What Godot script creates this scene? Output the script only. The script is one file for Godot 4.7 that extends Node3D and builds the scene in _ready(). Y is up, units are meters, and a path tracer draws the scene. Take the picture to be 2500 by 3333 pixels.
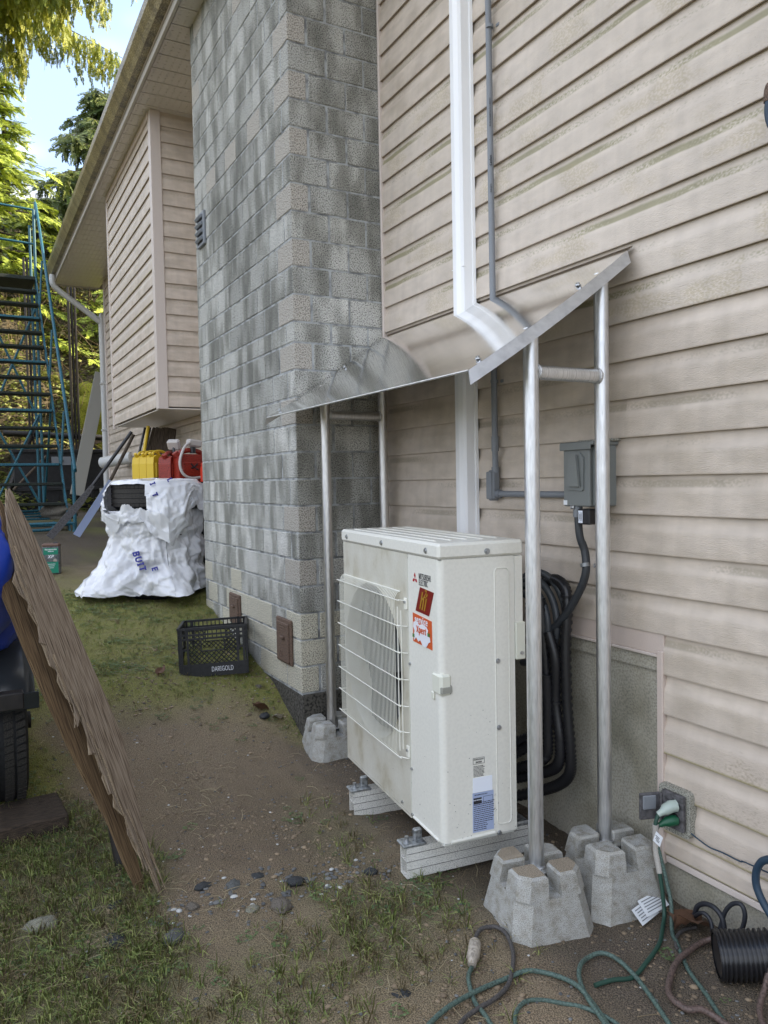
extends Node3D
# Side yard of a house: concrete block chimney, beige lap siding, heat pump under a bent aluminium awning.

const SE := 0.12694   # exposure of one siding course
const BC := 0.13371   # chimney course height
const BH := 0.10253   # half block length
var rng := RandomNumberGenerator.new()
var M := {}
var nz := FastNoiseLite.new()

func V(x, y, z) -> Vector3:
	return Vector3(x, y, z)

# ------------------------------------------------------------------ mesh helpers
class MB:
	var v := PackedVector3Array()
	var n := PackedVector3Array()
	var uv := PackedVector2Array()
	var uv2 := PackedVector2Array()
	var col := PackedColorArray()
	var idx := PackedInt32Array()
	var use_col := false
	var use_uv2 := false

	func vert(p: Vector3, nn: Vector3, t := Vector2.ZERO) -> int:
		v.append(p); n.append(nn); uv.append(t)
		return v.size() - 1

	func face(a: int, b: int, c: int) -> void:
		var g := (v[b] - v[a]).cross(v[c] - v[a])
		if g.dot(n[a] + n[b] + n[c]) > 0.0:
			idx.append_array([a, c, b])
		else:
			idx.append_array([a, b, c])

	func tri(a: Vector3, b: Vector3, c: Vector3, nn := Vector3.ZERO) -> void:
		if nn == Vector3.ZERO:
			nn = (b - a).cross(c - a).normalized()
		var k := vert(a, nn, Vector2(a.x + a.z, a.y))
		vert(b, nn, Vector2(b.x + b.z, b.y)); vert(c, nn, Vector2(c.x + c.z, c.y))
		face(k, k + 1, k + 2)

	func quad(a: Vector3, b: Vector3, c: Vector3, d: Vector3, out := Vector3.ZERO, uvs := []) -> void:
		var nn := (b - a).cross(d - a)
		if nn.length_squared() < 1e-14:
			nn = (c - b).cross(d - b)
		nn = nn.normalized()
		if out != Vector3.ZERO and nn.dot(out) < 0.0:
			nn = -nn
		var k := v.size()
		if uvs.size() == 4:
			vert(a, nn, uvs[0]); vert(b, nn, uvs[1]); vert(c, nn, uvs[2]); vert(d, nn, uvs[3])
		else:
			var lu := (b - a).length()
			var lv := (d - a).length()
			vert(a, nn, Vector2(0, 0)); vert(b, nn, Vector2(lu, 0)); vert(c, nn, Vector2(lu, lv)); vert(d, nn, Vector2(0, lv))
		face(k, k + 1, k + 2); face(k, k + 2, k + 3)

	func poly(pts: Array, out: Vector3) -> void:
		var p2 := PackedVector2Array()
		var ax := out.normalized()
		var e1: Vector3 = (Vector3.UP if absf(ax.y) < 0.9 else Vector3.RIGHT).cross(ax).normalized()
		var e2 := ax.cross(e1)
		for p in pts:
			p2.append(Vector2(p.dot(e1), p.dot(e2)))
		var t := Geometry2D.triangulate_polygon(p2)
		var k := v.size()
		for q in pts.size():
			vert(pts[q], ax, p2[q])
		for q in range(0, t.size(), 3):
			face(k + t[q], k + t[q + 1], k + t[q + 2])

	func slab(pts: Array, thick: Vector3) -> void:   # a flat outline given a thickness
		var o := thick.normalized()
		var back := []
		for p in pts:
			back.append(p - thick)
		poly(pts, o); poly(back, -o)
		var cen := Vector3.ZERO
		for p in pts:
			cen += p / pts.size()
		var area := 0.0
		for q in pts.size():
			area += (pts[q] - cen).cross(pts[(q + 1) % pts.size()] - cen).dot(o)
		for q in pts.size():
			var a: Vector3 = pts[q]
			var b: Vector3 = pts[(q + 1) % pts.size()]
			quad(a, b, b - thick, a - thick, (b - a).cross(o) * signf(area))

	func box(c: Vector3, s: Vector3, b := Basis.IDENTITY, ch := 0.0) -> void:
		var h := s * 0.5
		if ch <= 0.0:
			for ax in 3:
				for sg in [-1.0, 1.0]:
					var nn := Vector3.ZERO
					nn[ax] = sg
					var u := (ax + 1) % 3
					var w := (ax + 2) % 3
					var q := []
					for k in [[-1, -1], [1, -1], [1, 1], [-1, 1]]:
						var p := Vector3.ZERO
						p[ax] = sg * h[ax]; p[u] = k[0] * h[u]; p[w] = k[1] * h[w]
						q.append(c + b * p)
					quad(q[0], q[1], q[2], q[3], b * nn)
			return
		for ax in 3:
			for sg in [-1.0, 1.0]:
				var nn := Vector3.ZERO
				nn[ax] = sg
				var u := (ax + 1) % 3
				var w := (ax + 2) % 3
				var q := []
				for k in [[-1, -1], [1, -1], [1, 1], [-1, 1]]:
					var p := Vector3.ZERO
					p[ax] = sg * h[ax]; p[u] = k[0] * (h[u] - ch); p[w] = k[1] * (h[w] - ch)
					q.append(c + b * p)
				quad(q[0], q[1], q[2], q[3], b * nn)
		for ax in 3:   # edges along ax
			var u := (ax + 1) % 3
			var w := (ax + 2) % 3
			for k in [[-1, -1], [1, -1], [1, 1], [-1, 1]]:
				var q := []
				for e in [[-1, 0], [1, 0], [1, 1], [-1, 1]]:
					var p := Vector3.ZERO
					p[ax] = e[0] * (h[ax] - ch)
					p[u] = k[0] * (h[u] - (ch if e[1] else 0.0))
					p[w] = k[1] * (h[w] - (0.0 if e[1] else ch))
					q.append(c + b * p)
				var o := Vector3.ZERO
				o[u] = k[0]; o[w] = k[1]
				quad(q[0], q[1], q[2], q[3], b * o)
		for x in [-1.0, 1.0]:
			for y in [-1.0, 1.0]:
				for z in [-1.0, 1.0]:
					var o := Vector3(x, y, z)
					tri(c + b * (o * (h - Vector3(0, ch, ch))), c + b * (o * (h - Vector3(ch, 0, ch))), c + b * (o * (h - Vector3(ch, ch, 0))), (b * o).normalized())

	func tube(pts: Array, r, sides := 10, caps := true, round_ := true) -> void:
		var k0 := v.size()
		var t0: Vector3 = (pts[1] - pts[0]).normalized()
		var e1: Vector3 = (Vector3.UP if absf(t0.y) < 0.9 else Vector3.RIGHT).cross(t0).normalized()
		var along := 0.0
		for q in pts.size():
			var t: Vector3
			if q == 0:
				t = t0
			elif q == pts.size() - 1:
				t = (pts[q] - pts[q - 1]).normalized()
			else:
				t = ((pts[q + 1] - pts[q]).normalized() + (pts[q] - pts[q - 1]).normalized()).normalized()
			if q > 0:
				along += (pts[q] - pts[q - 1]).length()
			e1 = (e1 - t * e1.dot(t)).normalized()
			var e2 := t.cross(e1)
			var rr: float = r[q] if r is Array else r
			for s in sides + 1:
				var a := TAU * s / sides
				var d := e1 * cos(a) + e2 * sin(a)
				vert(pts[q] + d * rr, d, Vector2(float(s) / sides, along))
		for q in pts.size() - 1:
			for s in sides:
				var a := k0 + q * (sides + 1) + s
				face(a, a + 1, a + sides + 2); face(a, a + sides + 2, a + sides + 1)
		if caps:
			for e in 2:
				var q := 0 if e == 0 else pts.size() - 1
				var nn: Vector3 = (pts[0] - pts[1]).normalized() if e == 0 else (pts[q] - pts[q - 1]).normalized()
				var c := vert(pts[q], nn, Vector2.ZERO)
				var f := v.size()
				for s in sides + 1:
					vert(v[k0 + q * (sides + 1) + s], nn, Vector2.ZERO)
				for s in sides:
					face(c, f + s, f + s + 1)

	func grid(rows: Array, uvs := [], flip := false) -> void:
		var k0 := v.size()
		var w: int = rows[0].size()
		var h := rows.size()
		var nn := PackedVector3Array()
		nn.resize(w * h)
		for j in h - 1:
			for i in w - 1:
				var a: Vector3 = rows[j][i]
				var b: Vector3 = rows[j][i + 1]
				var c: Vector3 = rows[j + 1][i + 1]
				var d: Vector3 = rows[j + 1][i]
				var g := (c - a).cross(d - b)
				if flip:
					g = -g
				nn[j * w + i] += g; nn[j * w + i + 1] += g; nn[(j + 1) * w + i] += g; nn[(j + 1) * w + i + 1] += g
		for j in h:
			for i in w:
				vert(rows[j][i], nn[j * w + i].normalized(), uvs[j][i] if uvs.size() else Vector2(i, j) * 0.1)
		for j in h - 1:
			for i in w - 1:
				var a := k0 + j * w + i
				face(a, a + 1, a + w + 1); face(a, a + w + 1, a + w)

	func lathe(prof: Array, sides: int, xf := Transform3D.IDENTITY, from := 0.0, to := TAU) -> void:   # prof: Vector2(radius, height) turned round y
		var rows := []
		for p in prof:
			var row := []
			for s in sides + 1:
				var a := lerpf(from, to, float(s) / sides)
				row.append(xf * Vector3(p.x * sin(a), p.y, p.x * cos(a)))
			rows.append(row)
		var k := v.size()
		grid(rows, [], false)
		# make the seam smooth
		if absf(to - from - TAU) < 0.001:
			for j in prof.size():
				var a := k + j * (sides + 1)
				var m := (n[a] + n[a + sides]).normalized()
				n[a] = m; n[a + sides] = m

	func join(o: MB, xf: Transform3D) -> void:
		var k := v.size()
		for q in o.v.size():
			v.append(xf * o.v[q]); n.append((xf.basis * o.n[q]).normalized()); uv.append(o.uv[q])
		for q in o.idx:
			idx.append(k + q)

	func mesh() -> ArrayMesh:
		var a := []
		a.resize(Mesh.ARRAY_MAX)
		a[Mesh.ARRAY_VERTEX] = v; a[Mesh.ARRAY_NORMAL] = n; a[Mesh.ARRAY_TEX_UV] = uv; a[Mesh.ARRAY_INDEX] = idx
		if use_col: a[Mesh.ARRAY_COLOR] = col
		if use_uv2: a[Mesh.ARRAY_TEX_UV2] = uv2
		var m := ArrayMesh.new()
		m.add_surface_from_arrays(Mesh.PRIMITIVE_TRIANGLES, a)
		return m

func smooth(pts: Array, per := 6) -> Array:   # Catmull-Rom through the points
	var out := []
	for i in pts.size() - 1:
		var a: Vector3 = pts[maxi(i - 1, 0)]
		var b: Vector3 = pts[i]
		var c: Vector3 = pts[i + 1]
		var d: Vector3 = pts[mini(i + 2, pts.size() - 1)]
		for k in per:
			out.append(b.cubic_interpolate(c, a, d, float(k) / per))
	out.append(pts[-1])
	return out

func put(called: String, mesh: Mesh, m: Material, parent: Node = self, at := Transform3D.IDENTITY) -> MeshInstance3D:
	var o := MeshInstance3D.new()
	o.name = called
	o.mesh = mesh
	o.material_override = m
	o.transform = at
	parent.add_child(o, true)
	return o

func obj(called: String, b: MB, m: Material, parent: Node = self) -> MeshInstance3D:
	return put(called, b.mesh(), m, parent)

func tag(o: Node, label := "", category := "", group := "", kind := "") -> Node:
	if label: o.set_meta("label", label)
	if category: o.set_meta("category", category)
	if group: o.set_meta("group", group)
	if kind: o.set_meta("kind", kind)
	return o

func thing(called: String, label: String, category: String, at := Vector3.ZERO, turn := 0.0, group := "") -> Node3D:
	var o := Node3D.new()
	o.name = called
	o.position = at
	o.rotation.y = turn
	add_child(o, true)
	tag(o, label, category, group)
	return o

func struct(called: String, b: MB, m: Material) -> MeshInstance3D:
	var o := obj(called, b, m)
	o.set_meta("kind", "structure")
	return o

func bx(c: Vector3, s: Vector3, ch := 0.0, b := Basis.IDENTITY) -> MB:
	var m := MB.new()
	m.box(c, s, b, ch)
	return m

func tb(pts: Array, r, sides := 10, caps := true) -> MB:
	var m := MB.new()
	m.tube(pts, r, sides, caps)
	return m

func scatter(called: String, mesh: Mesh, m: Material, where: Array, cols: Array, parent: Node = self) -> MultiMeshInstance3D:
	var mm := MultiMesh.new()
	mm.transform_format = MultiMesh.TRANSFORM_3D
	mm.use_colors = true
	mm.mesh = mesh
	mm.instance_count = where.size()
	for k in where.size():
		mm.set_instance_transform(k, where[k])
		mm.set_instance_color(k, cols[k])
	var o := MultiMeshInstance3D.new()
	o.name = called
	o.multimesh = mm
	o.material_override = m
	o.set_meta("kind", "stuff")
	parent.add_child(o, true)
	return o

func text(called: String, words: String, size: float, at: Transform3D, m: Material, parent: Node, font := "Droid Sans", bold := false, deep := 0.0006) -> MeshInstance3D:
	var t := TextMesh.new()
	var f := SystemFont.new()
	f.font_names = PackedStringArray([font])
	if bold: f.font_weight = 700
	t.font = f
	t.text = words
	t.font_size = 32
	t.pixel_size = size / 32.0
	t.depth = deep
	t.curve_step = 2.0
	return put(called, t, m, parent, at)

# ------------------------------------------------------------------ materials
func noise_tex(sd: int, freq: float, stops: Array, size := 512, type := FastNoiseLite.TYPE_SIMPLEX_SMOOTH, oct := 4, normal := 0.0, ridged := false) -> NoiseTexture2D:
	var f := FastNoiseLite.new()
	f.seed = sd
	f.noise_type = type
	f.frequency = freq
	f.fractal_octaves = oct
	if oct <= 1: f.fractal_type = FastNoiseLite.FRACTAL_NONE
	elif ridged: f.fractal_type = FastNoiseLite.FRACTAL_RIDGED
	var t := NoiseTexture2D.new()
	t.width = size; t.height = size
	t.seamless = true
	t.seamless_blend_skirt = 0.15
	t.noise = f
	if normal > 0.0:
		t.as_normal_map = true
		t.bump_strength = normal
	if stops.size():
		var g := Gradient.new()
		var off := PackedFloat32Array()
		var cs := PackedColorArray()
		for s in stops:
			off.append(s[0])
			cs.append(s[1] if s[1] is Color else Color(s[1], s[1], s[1]))
		g.offsets = off; g.colors = cs
		t.color_ramp = g
	return t

func mat(c: Color, rough := 0.7, metal := 0.0) -> StandardMaterial3D:   # c is linear
	var m := StandardMaterial3D.new()
	m.albedo_color = c.linear_to_srgb()
	m.roughness = rough
	m.metallic = metal
	return m

func tex(m: StandardMaterial3D, albedo: Texture2D, scale := 1.0, world := true, normal: Texture2D = null, ns := 1.0, sc3 := Vector3.ZERO) -> StandardMaterial3D:
	m.albedo_texture = albedo
	m.uv1_triplanar = true
	m.uv1_world_triplanar = world
	m.uv1_scale = sc3 if sc3 != Vector3.ZERO else Vector3(scale, scale, scale)
	if normal:
		m.normal_enabled = true
		m.normal_texture = normal
		m.normal_scale = ns
	return m

func stain(m: StandardMaterial3D, t: Texture2D, sc: Vector3) -> StandardMaterial3D:   # a large soft pattern laid over the fine one
	m.detail_enabled = true
	m.detail_blend_mode = BaseMaterial3D.BLEND_MODE_MUL
	m.detail_uv_layer = BaseMaterial3D.DETAIL_UV_2
	m.detail_albedo = t
	m.uv2_triplanar = true
	m.uv2_world_triplanar = true
	m.uv2_scale = sc
	return m

func img_tex(im: Image) -> ImageTexture:
	return ImageTexture.create_from_image(im)

func make_materials() -> void:
	var speck := noise_tex(3, 0.11, [[0.0, 0.42], [0.26, 0.58], [0.40, 0.90], [0.7, 0.97], [1.0, 1.0]], 512, FastNoiseLite.TYPE_SIMPLEX, 3)
	var speck_n := noise_tex(3, 0.11, [], 512, FastNoiseLite.TYPE_SIMPLEX, 3, 6.0)
	var soft := noise_tex(8, 0.012, [[0.0, 0.55], [0.35, 0.78], [0.6, 0.95], [1.0, 1.0]], 512)
	var soft_n := noise_tex(9, 0.03, [], 512, FastNoiseLite.TYPE_SIMPLEX_SMOOTH, 5, 4.0)
	var speck_soft := noise_tex(13, 0.06, [[0.0, 0.72], [0.4, 0.90], [1.0, 1.0]], 512, FastNoiseLite.TYPE_SIMPLEX, 4)
	var runs := noise_tex(21, 0.010, [[0.0, Color(0.62, 0.62, 0.60)], [0.34, Color(0.75, 0.75, 0.73)], [0.62, Color(0.94, 0.94, 0.93)], [1.0, Color(1, 1, 1)]], 512, FastNoiseLite.TYPE_SIMPLEX_SMOOTH, 3)
	var grimy := noise_tex(31, 0.05, [[0.0, 0.30], [0.3, 0.62], [0.5, 0.92], [1.0, 1.0]], 512, FastNoiseLite.TYPE_SIMPLEX_SMOOTH, 5)
	var grit_n := noise_tex(12, 0.14, [], 512, FastNoiseLite.TYPE_SIMPLEX, 4, 5.0)
	var fine := noise_tex(15, 0.2, [[0.0, 0.955], [0.5, 0.985], [1.0, 1.0]], 256, FastNoiseLite.TYPE_SIMPLEX, 3)
	var brush := noise_tex(17, 0.03, [[0.0, 0.80], [0.5, 0.93], [1.0, 1.0]], 512, FastNoiseLite.TYPE_SIMPLEX_SMOOTH, 4)
	M.soft = soft
	# chimney blocks in tones of their own
	var tones := [Color(.18, .182, .172), Color(.225, .228, .216), Color(.275, .278, .264), Color(.33, .333, .318), Color(.40, .402, .388), Color(.33, .318, .262), Color(.265, .252, .225), Color(.13, .125, .11)]
	M.block = []
	for t in tones:
		var b := tex(mat(Color(t.r * 2.10, t.g * 2.05, t.b * 2.0), 0.93), speck, 1.9, true, speck_n, 0.6)
		if M.block.size() < 5: stain(b, runs, Vector3(0.95, 0.33, 0.95))
		M.block.append(b)
	M.mortar = tex(mat(Color(.45, .465, .465), 0.95), soft, 2.0, true, grit_n, 0.5)
	M.concrete = stain(tex(mat(Color(.58, .545, .46), 0.92), speck_soft, 2.6, true, grit_n, 0.3), noise_tex(43, 0.008, [[0.0, Color(.74, .74, .70)], [0.4, Color(.88, .88, .86)], [1.0, Color(1, 1, 1)]]), Vector3(0.8, 0.6, 0.8))
	M.footing = tex(mat(Color(.10, .092, .076), 0.95), grimy, 2.0, true, soft_n, 1.0)
	M.pier = stain(tex(mat(Color(.62, .62, .60), 0.95), speck, 5.0, true, speck_n, 0.6), noise_tex(41, 0.02, [[0.0, Color(.72, .69, .62)], [0.4, Color(.90, .89, .86)], [1.0, Color(1, 1, 1)]]), Vector3(2.5, 2.5, 2.5))
	M.rust_edge = tex(mat(Color(.46, .38, .28), 0.95), speck, 4.0, true, speck_n, 1.2)
	# siding
	M.siding = []
	var grain := siding_normal()
	var alb := siding_albedo()
	for k in 3:
		var s := mat([Color(.665, .572, .482), Color(.665, .578, .492), Color(.63, .54, .455)][k], 0.50)
		s.albedo_texture = alb
		s.normal_enabled = true
		s.normal_texture = grain
		s.normal_scale = 1.4
		s.uv1_scale = Vector3(0.62, 1, 1)
		s.detail_enabled = true
		s.detail_blend_mode = BaseMaterial3D.BLEND_MODE_MUL
		s.detail_uv_layer = BaseMaterial3D.DETAIL_UV_2
		s.detail_albedo = siding_dirt(k)
		M.siding.append(s)
	M.trim = tex(mat(Color(.60, .50, .435), 0.45), fine, 3.0)
	M.trim_pale = tex(mat(Color(.63, .55, .49), 0.45), fine, 3.0)
	M.soffit = tex(mat(Color(.66, .60, .53), 0.35), fine, 1.0)
	M.soffit_dark = mat(Color(.16, .14, .12), 0.8)
	M.fascia = tex(mat(Color(.50, .46, .40), 0.5), fine, 1.0)
	M.gutter = stain(tex(mat(Color(.78, .72, .56), 0.30), soft, 1.0), noise_tex(51, 0.05, [[0.0, Color(.25, .22, .12)], [0.45, Color(.62, .58, .42)], [1.0, Color(1, 1, 1)]]), Vector3(6, 6, 1.2))
	M.roof = tex(mat(Color(.06, .055, .05), 0.95), grimy, 1.0)
	M.downspout = tex(mat(Color(.62, .62, .60), 0.4), fine, 2.0)
	# metals, paints, plastics
	M.sheet = mat(Color(.93, .93, .925), 0.14, 1.0)
	tex(M.sheet, noise_tex(61, 0.006, [[0.0, 0.90], [0.5, 0.96], [1.0, 1.0]]), 1.0, true, noise_tex(63, 0.006, [], 512, FastNoiseLite.TYPE_SIMPLEX_SMOOTH, 2, 1.2), 0.05)
	M.sheet.roughness_texture = noise_tex(64, 0.05, [[0.0, 0.6], [1.0, 1.0]], 256)
	M.sheet.roughness = 0.11
	M.flange = tex(mat(Color(.88, .88, .87), 0.45, 1.0), brush, 1.5, true, soft_n, 0.08)
	M.pipe = tex(mat(Color(.88, .89, .90), 0.42, 1.0), brush, 1.0, true, soft_n, 0.07, Vector3(9, 0.9, 9))
	M.pipe_warm = tex(mat(Color(.76, .745, .72), 0.40, 1.0), brush, 1.0, true, soft_n, 0.07, Vector3(9, 0.9, 9))
	M.weld = tex(mat(Color(.78, .78, .78), 0.30, 1.0), brush, 12.0, true, grit_n, 1.0)
	M.steel = mat(Color(.45, .46, .47), 0.35, 0.9)
	M.ac = tex(mat(Color(.79, .775, .70), 0.33), fine, 1.2)
	M.ac_front = stain(tex(mat(Color(.69, .675, .60), 0.36), fine, 1.2), noise_tex(71, 0.012, [[0.0, Color(.82, .79, .72)], [0.4, Color(.95, .94, .92)], [1.0, Color(1, 1, 1)]]), Vector3(1.2, 0.8, 1.2))
	M.ac_inner = mat(Color(.62, .62, .57), 0.5)
	M.ac_edge = mat(Color(.70, .70, .60), 0.4)
	M.wire_guard = mat(Color(.80, .79, .70), 0.35)
	M.dark = mat(Color(.012, .012, .013), 0.6)
	M.fan = mat(Color(.075, .078, .076), 0.4)
	M.galv = tex(mat(Color(.50, .52, .53), 0.42, 0.8), soft, 8.0)
	M.white_vinyl = mat(Color(.90, .90, .90), 0.28)
	M.grey_pvc = tex(mat(Color(.215, .23, .25), 0.45), fine, 3.0)
	M.grey_box = tex(mat(Color(.20, .213, .205), 0.42), fine, 3.0)
	M.beam = stain(tex(mat(Color(.80, .785, .73), 0.5), fine, 3.0), noise_tex(81, 0.14, [[0.0, 0.12], [0.22, 0.45], [0.30, 0.97], [1.0, 1.0]], 512, FastNoiseLite.TYPE_SIMPLEX, 3), Vector3(2.2, 4.0, 2.2))
	M.hose = tex(mat(Color(.045, .05, .056), 0.42), fine, 4.0)
	M.hose_black = mat(Color(.016, .016, .018), 0.30)
	M.black = mat(Color(.014, .014, .016), 0.42)
	M.crate = tex(mat(Color(.016, .016, .018), 0.5), soft, 6.0)
	M.cord_green = stain(tex(mat(Color(.11, .175, .145), 0.6), fine, 5.0), grimy, Vector3(5, 5, 5))
	M.cord_dark = tex(mat(Color(.02, .065, .045), 0.5), fine, 5.0)
	M.cord_grey = stain(tex(mat(Color(.10, .09, .085), 0.7), fine, 5.0), grimy, Vector3(6, 6, 6))
	M.cord_brown = stain(tex(mat(Color(.17, .115, .095), 0.6), fine, 5.0), grimy, Vector3(5, 5, 5))
	M.cable = mat(Color(.02, .022, .028), 0.5)
	M.cable_blue = mat(Color(.02, .045, .075), 0.5)
	M.plug_clear = mat(Color(.40, .47, .42), 0.25)
	M.plug_green = mat(Color(.008, .085, .04), 0.4)
	M.conn = tex(mat(Color(.50, .44, .36), 0.5), soft, 12.0)
	M.paper = mat(Color(.78, .80, .82), 0.6)
	M.ink = mat(Color(.02, .02, .025), 0.7)
	M.tape = tex(mat(Color(.62, .58, .52), 0.8), grimy, 30.0)
	M.mount = stain(tex(mat(Color(.46, .45, .38), 0.6), fine, 4.0), grimy, Vector3(7, 7, 7))
	M.plate = tex(mat(Color(.125, .12, .125), 0.5), soft, 8.0)
	M.rusty = tex(mat(Color(.18, .115, .08), 0.8), grimy, 5.0, true, soft_n, 0.6)
	M.white_letter = mat(Color(.75, .76, .80), 0.5)
	M.red = mat(Color(.42, .012, .025), 0.4)
	M.dark_red = mat(Color(.19, .008, .008), 0.35)
	M.gold = mat(Color(.36, .20, .02), 0.35)
	M.orange = mat(Color(.60, .10, .02), 0.5)
	M.green_print = mat(Color(.07, .18, .04), 0.6)
	M.label_blue = mat(Color(.36, .43, .62), 0.4)
	M.label_white = mat(Color(.80, .84, .92), 0.35)
	# yard things
	M.bag = mat(Color(.72, .72, .73), 0.17)
	M.bag.backlight_enabled = true
	M.bag.backlight = Color(.25, .25, .26)
	M.bag_ink = mat(Color(.02, .025, .27), 0.5)
	M.tyre = tex(mat(Color(.016, .016, .017), 0.7), soft, 8.0)
	M.tyre_mud = tex(mat(Color(.045, .040, .034), 0.8), grimy, 6.0)
	M.yellow = mat(Color(.62, .42, .02), 0.4)
	M.red_can = stain(mat(Color(.38, .035, .018), 0.42), grimy, Vector3(4, 4, 4))
	M.red_bright = mat(Color(.60, .04, .015), 0.4)
	M.pump = mat(Color(.46, .43, .40), 0.5)
	M.tarp = tex(mat(Color(.013, .05, .38), 0.38), fine, 3.0)
	M.fender = mat(Color(.040, .044, .048), 0.22)
	M.timber_dark = tex(mat(Color(.11, .075, .05), 0.9), noise_tex(91, 0.03, [[0.0, 0.3], [0.45, 0.65], [1.0, 1.0]], 512, FastNoiseLite.TYPE_SIMPLEX_SMOOTH, 5), 1.0, true, grit_n, 0.6, Vector3(1.2, 9, 9))
	var wood := noise_tex(93, 0.022, [[0.0, Color(.42, .38, .34)], [0.35, Color(.74, .70, .66)], [0.6, Color(.92, .90, .88)], [1.0, Color(1, 1, 1)]], 512, FastNoiseLite.TYPE_SIMPLEX_SMOOTH, 5)
	var wood_n := noise_tex(93, 0.022, [], 512, FastNoiseLite.TYPE_SIMPLEX_SMOOTH, 5, 5.0)
	M.ply = mat(Color(.255, .205, .152), 0.92)
	M.ply.albedo_texture = wood
	M.ply.normal_enabled = true
	M.ply.normal_texture = wood_n
	M.ply.normal_scale = 0.45
	M.ply.uv1_scale = Vector3(15, 0.55, 1)
	M.ply_inner = M.ply.duplicate()
	M.ply_inner.albedo_color = Color(.17, .112, .055).linear_to_srgb()
	M.ply_pale = M.ply.duplicate()
	M.ply_pale.albedo_color = Color(.33, .265, .185).linear_to_srgb()
	M.board_grey = tex(mat(Color(.14, .115, .09), 0.9), wood, 1.0, true, wood_n, 0.5, Vector3(9, 0.8, 9))
	M.board_white = tex(mat(Color(.36, .35, .31), 0.6), fine, 2.0)
	M.stair_blue = tex(mat(Color(.014, .135, .19), 0.5), grimy, 2.5)
	M.stair_moss = tex(mat(Color(.035, .045, .035), 0.9), grimy, 5.0, true, grit_n, 1.0)
	M.bin = tex(mat(Color(.011, .011, .012), 0.55), soft, 2.0)
	M.brown_steel = tex(mat(Color(.020, .015, .012), 0.6), soft, 3.0)
	M.rock = tex(mat(Color(.21, .19, .155), 0.95), grimy, 3.0, true, grit_n, 1.2)
	M.moss_rock = tex(mat(Color(.34, .34, .03), 0.95), grimy, 1.3, true, grit_n, 1.4)
	M.bark = tex(mat(Color(.05, .04, .03), 0.95), grimy, 2.0, true, soft_n, 1.0)
	M.stone = []
	for c in [Color(.30, .29, .22), Color(.045, .048, .05), Color(.13, .135, .13), Color(.17, .145, .115)]:
		M.stone.append(tex(mat(c, 0.8), grimy, 9.0, true, soft_n, 0.5))
	M.leaf = mat(Color(1, 1, 1), 0.55)
	M.leaf.vertex_color_use_as_albedo = true
	M.leaf.backlight_enabled = true
	M.leaf.backlight = Color(.7, .7, .7)
	M.straw = mat(Color(1, 1, 1), 0.8)
	M.straw.vertex_color_use_as_albedo = true
	M.dead_leaf = tex(mat(Color(.17, .085, .045), 0.8), grimy, 20.0)
	M.soil = tex(mat(Color(1, 1, 1), 0.97), noise_tex(101, 0.06, [[0.0, 0.34], [0.35, 0.68], [0.55, 0.92], [0.75, 1.0], [1.0, 1.0]], 1024, FastNoiseLite.TYPE_SIMPLEX, 5), 2.3, true, noise_tex(102, 0.05, [], 1024, FastNoiseLite.TYPE_SIMPLEX, 5, 10.0), 1.0)
	M.soil.vertex_color_use_as_albedo = true
	M.hill = tex(mat(Color(.12, .095, .055), 0.97), grimy, 0.8, true, soft_n, 1.0)

func siding_normal() -> ImageTexture:   # embossed wood grain: long wavy ridges, only where the lap is flat
	var w := 1024
	var h := 128
	var im := Image.create(w, h, false, Image.FORMAT_RGB8)
	var f := FastNoiseLite.new()
	f.seed = 5; f.frequency = 0.006; f.fractal_octaves = 2
	var f2 := FastNoiseLite.new()
	f2.seed = 6; f2.frequency = 0.05; f2.fractal_octaves = 3
	for y in h:
		for x in w:
			var t := 1.0 - float(y) / h
			var a := TAU * x / w
			var p := Vector3(cos(a) * 160, sin(a) * 160, y * 0.9)
			var wob := f.get_noise_3dv(p) * 5.0 + y * 0.115
			var k := fposmod(wob * 2.0, 1.0)
			var line := smoothstep(0.0, 0.10, k) * (1.0 - smoothstep(0.10, 0.35, k) * 0.25)
			var flat_ := smoothstep(0.60, 0.54, t) * smoothstep(0.02, 0.06, t)
			var g := 0.55 + 0.45 * line * (0.6 + 0.8 * absf(f2.get_noise_3d(p.x, p.y, y * 3.0)))
			im.set_pixel(x, y, Color(1, 1, 1) * lerpf(0.86 + 0.08 * f2.get_noise_3d(p.x * 0.3, p.y * 0.3, y), g, flat_))
	im.bump_map_to_normal_map(2.2)
	return img_tex(im)

func siding_albedo() -> ImageTexture:
	var w := 1024
	var h := 64
	var im := Image.create(w, h, false, Image.FORMAT_RGB8)
	var f := FastNoiseLite.new()
	f.seed = 16; f.frequency = 0.012; f.fractal_octaves = 4
	for y in h:
		for x in w:
			var a := TAU * x / w
			var b := f.get_noise_3d(cos(a) * 160, sin(a) * 160, y * 3.0)
			var s := f.get_noise_3d(cos(a) * 400, sin(a) * 400, y * 0.2 + 300.0)
			var v := 0.955 + 0.05 * b + 0.03 * s
			im.set_pixel(x, y, Color(v, v, v * 0.995))
	return img_tex(im)

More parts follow.
